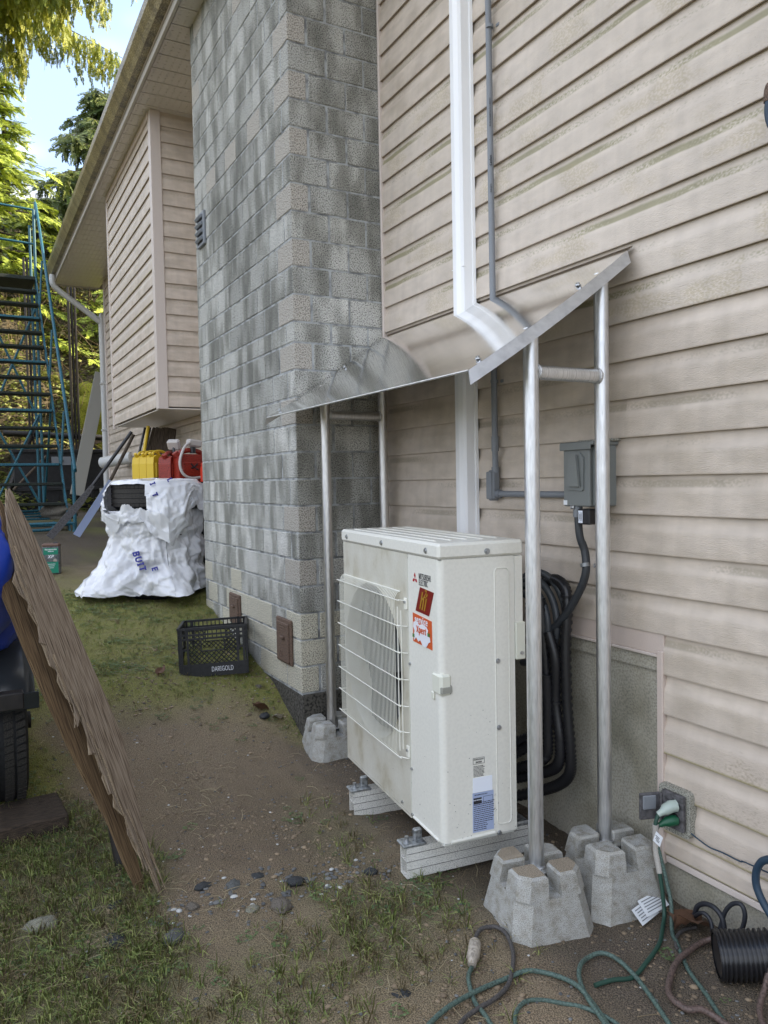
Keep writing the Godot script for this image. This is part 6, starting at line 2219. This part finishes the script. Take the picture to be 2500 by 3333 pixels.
func build_ground_cover() -> void:
	var r := RandomNumberGenerator.new()
	r.seed = 17
	var tufts := [blade_mesh(), blade_mesh(), blade_mesh()]
	var weeds := [weed_mesh(), weed_mesh()]
	var gx := [[], [], []]
	var gc := [[], [], []]
	var wx := [[], []]
	var wc := [[], []]
	for k in 90000:
		var x := r.randf_range(-2.9, .0)
		var z := r.randf_range(-3.3, 2.6)
		var g := grassy(x, z)
		var near := z > .2
		if z < -2.35 and r.randf() < .6: continue
		var dens := g * g * (1.0 if near else .55)
		if r.randf() > dens * .60: continue
		if x > -.13 and z > 0: continue
		if x > -.50 and z < .05: continue
		var y := gy(x, z)
		var moss := z < .1 and r.randf() < .55
		var h := r.randf_range(.010, .020) if moss else r.randf_range(.018, .060) * (1.0 if near else .7)
		var c := Color(.20, .28, .07).lerp(Color(.40, .43, .14), r.randf())
		if moss: c = Color(.25, .29, .04).lerp(Color(.42, .43, .06), r.randf())
		elif r.randf() < .38: c = Color(.32, .27, .14).lerp(Color(.24, .185, .09), r.randf())
		if z < -2.3: c *= .6
		var i := r.randi() % 3
		gx[i].append(Transform3D(Basis(Vector3.UP, r.randf() * TAU) * Basis(Vector3.RIGHT, r.randf_range(-.35, .35)) * Basis.from_scale(V(h * 1.5, h, h * 1.5)), V(x, y - .003, z)))
		gc[i].append(c)
	for k in 10000:
		var x := r.randf_range(-2.8, .0)
		var z := r.randf_range(-2.2, 2.6)
		if x > -.13 and z > 0: continue
		if x > -.50 and z < .05: continue
		var g := grassy(x, z)
		var n := nz.get_noise_2d(x * 16.0 + 7.0, z * 16.0 - 40.0)
		if r.randf() > g * smoothstep(-.1, .35, n) * .85 + .006: continue
		var s := r.randf_range(.014, .040)
		var i := r.randi() % 2
		wx[i].append(Transform3D(Basis(Vector3.UP, r.randf() * TAU) * s, V(x, gy(x, z) - .002, z)))
		wc[i].append(Color(.08, .145, .05).lerp(Color(.16, .23, .085), r.randf()))
	for k in 3: tag(scatter("grass", tufts[k], M.leaf, gx[k], gc[k]), "short mixed grass and moss over the yard", "grass")
	for k in 2: tag(scatter("weeds", weeds[k], M.leaf, wx[k], wc[k]), "low leafy weeds scattered through the grass and soil", "weeds")
	# dead stalks lying about
	var st := MB.new()
	for q in [[V(0, 0, 0), V(.3, .10, .05), V(.7, .08, -.03), V(1, .0, .04)]]:
		st.tube(q, [.013, .013, .011, .006], 3, false)
	var sx := []
	var sc := []
	for k in 9000:
		var x := r.randf_range(-2.4, -.2)
		var z := r.randf_range(-1.7, 2.5)
		if x > -.50 and z < .05: continue
		var n := nz.get_noise_2d(x * 11.0, z * 11.0 + 70.0)
		var d := .12 + 1.1 * exp(-pow((x + 1.22 + (z - .8) * .12) / .13, 2.0)) * smoothstep(1.6, 1.1, z) * smoothstep(-.2, .3, z) + .9 * grassy(x, z) * (1.0 if z > .3 else .4) + (.35 if z > 1.5 and x < -.75 else 0.0)
		if r.randf() > d * smoothstep(-.4, .4, n): continue
		var s := r.randf_range(.02, .085)
		sx.append(Transform3D(Basis(Vector3.UP, r.randf() * TAU) * Basis(Vector3.BACK, r.randf_range(-.12, .22)) * Basis.from_scale(V(s, s, s) * V(1, 1, 1)), V(x, gy(x, z) + .004, z)))
		sc.append(Color(.46, .39, .24).lerp(Color(.22, .16, .09), r.randf()))
	tag(scatter("straw", st.mesh(), M.straw, sx, sc), "dead pale stalks lying over the soil and grass", "straw")
	# gravel
	var pb := MB.new()
	pb.lathe([Vector2(.02, -.5), Vector2(.7, -.25), Vector2(1.0, .1), Vector2(.6, .5), Vector2(.02, .6)], 7)
	for q in pb.n.size():
		if pb.n[q].dot(pb.v[q]) < 0: pb.n[q] = -pb.n[q]
	var px := []
	var pc := []
	for k in 14000:
		var x := r.randf_range(-2.2, .0)
		var z := r.randf_range(-.9, 2.5)
		var band := exp(-pow((z - 1.16 - (x + 1.1) * .1) / .11, 2.0)) * smoothstep(-1.65, -1.3, x) * smoothstep(-.55, -.9, x)
		if r.randf() > .16 + band * .84: continue
		if x > -.50 and z < .05: continue
		var s := r.randf_range(.0015, .006) * (1.0 + band * 1.4 * r.randf())
		px.append(Transform3D(Basis(Vector3.UP, r.randf() * TAU) * Basis.from_scale(V(s * 1.3, s * .7, s)), V(x, gy(x, z) + s * .1, z)))
		pc.append(Color(.20, .20, .19).lerp(Color(.07, .072, .075), r.randf()) if r.randf() < .93 else Color(.5, .5, .48))
	for k in 16000:      # clods and crumbs of soil
		var x := r.randf_range(-2.2, .0)
		var z := r.randf_range(-1.0, 2.5)
		if x > -.50 and z < .05: continue
		var n := nz.get_noise_2d(x * 15.0 + 200.0, z * 15.0)
		if r.randf() > smoothstep(-.25, .30, n) * .8 + .05: continue
		var s := r.randf_range(.0015, .0045) + .007 * pow(r.randf(), 6.0)
		px.append(Transform3D(Basis(Vector3.UP, r.randf() * TAU) * Basis.from_scale(V(s * 1.2, s * .8, s)), V(x, gy(x, z), z)))
		pc.append(Color(.30, .225, .145).lerp(Color(.12, .088, .058), r.randf()))
	tag(scatter("gravel", pb.mesh(), M.straw, px, pc), "small gravel and grit in the soil", "gravel")
	# stones one can tell apart
	var stones := [
		[-1.780, 1.010, .052, 0, "pale rounded stone in the grass at the lower left"],
		[-1.103, 1.260, .044, 3, "flat tan stone on the bare soil, middle of the foreground"],
		[-1.595, 1.193, .040, 1, "dark slate stone in the grass left of the plywood foot"],
		[-1.442, 1.259, .040, 2, "speckled grey stone just in front of the plywood foot"],
		[-1.290, 1.030, .030, 1, "dark stone in the gravel band beside the straw, leftmost"],
		[-1.200, 1.075, .034, 2, "grey stone standing in the middle of the gravel band"],
		[-1.115, 1.060, .030, 1, "dark stone right of the grey one in the gravel band"],
		[-1.010, 1.150, .032, 1, "black stone at the right end of the gravel band"],
		[-1.190, 1.235, .026, 0, "small whitish stone between the gravel band and the flat tan stone"],
		[-1.350, 1.130, .026, 3, "small brown stone touching the splintered plywood foot"],
		[-.970, 1.800, .030, 1, "dark stone in the near soil at the bottom of the photo"],
		[-1.560, 1.010, .034, 1, "black stone in the grass under the plywood's shade"],
		[-.760, 1.220, .026, 1, "dark stone beside the near beam's left end"],
		[-.640, -.170, .035, 1, "black slate chip in the dug soil by the chimney corner"],
		[-.585, -.420, .030, 3, "reddish brown stone among the weeds at the chimney foot"]]
	for q in stones:
		rock(q[4], V(q[0], gnd(q[0], q[1]) + q[2] * .08, q[1]), V(q[2] * .92, q[2] * .42, q[2] * .70), M.stone[q[3]], int(-q[0] * 100), "stone", 12)
	leaf_litter(on(-.640, -.235, .012), .055, 5, "curled brown dead leaf in the soil by the chimney corner")
	leaf_litter(on(-.575, -.15, .010), .040, 9, "small pale dead leaf beside the curled brown leaf", M.conn)
	leaf_litter(on(-1.055, -.62, .02), .035, 7, "small reddish leaf on the moss left of the crate")

func _ready() -> void:
	rng.seed = 11
	nz.seed = 4; nz.frequency = 0.1; nz.fractal_octaves = 3
	setup_view()
	make_materials()
	build_ground()
	build_hill()
	build_house()
	build_chimney()
	build_trees()
	build_ground_cover()
	build_stairs()
	build_back_things()
	build_under_bay()
	build_trailer()
	build_plywood()
	build_tyres()
	build_cans()
	build_crate()
	build_heat_pump()
	build_awning()
	post_frame("near welded pair of aluminium posts with crossbar, on the front deck blocks", -.409, -.119, 1.672, -.163, -.152, M.pipe)
	post_frame("far welded pair of dull aluminium posts in front of the chimney's end", -.395, -.080, .115, -.145, -.145, M.pipe_warm)
	pier_block("front concrete deck block nearest the camera, brown-topped, under the near front post", V(-.424, -.345, 1.688), -.17, .217, true)
	pier_block("concrete deck block against the foundation under the near rear post", V(-.136, -.335, 1.712), -.17, .222)
	pier_block("concrete deck block at the chimney corner under the far front post", V(-.395, -.300, .118), -.1, .195)
	pier_block("deck block hidden behind the heat pump under the far rear post", V(-.115, -.300, .118), -.05, .195)
	build_wall_fittings()
	build_cords()
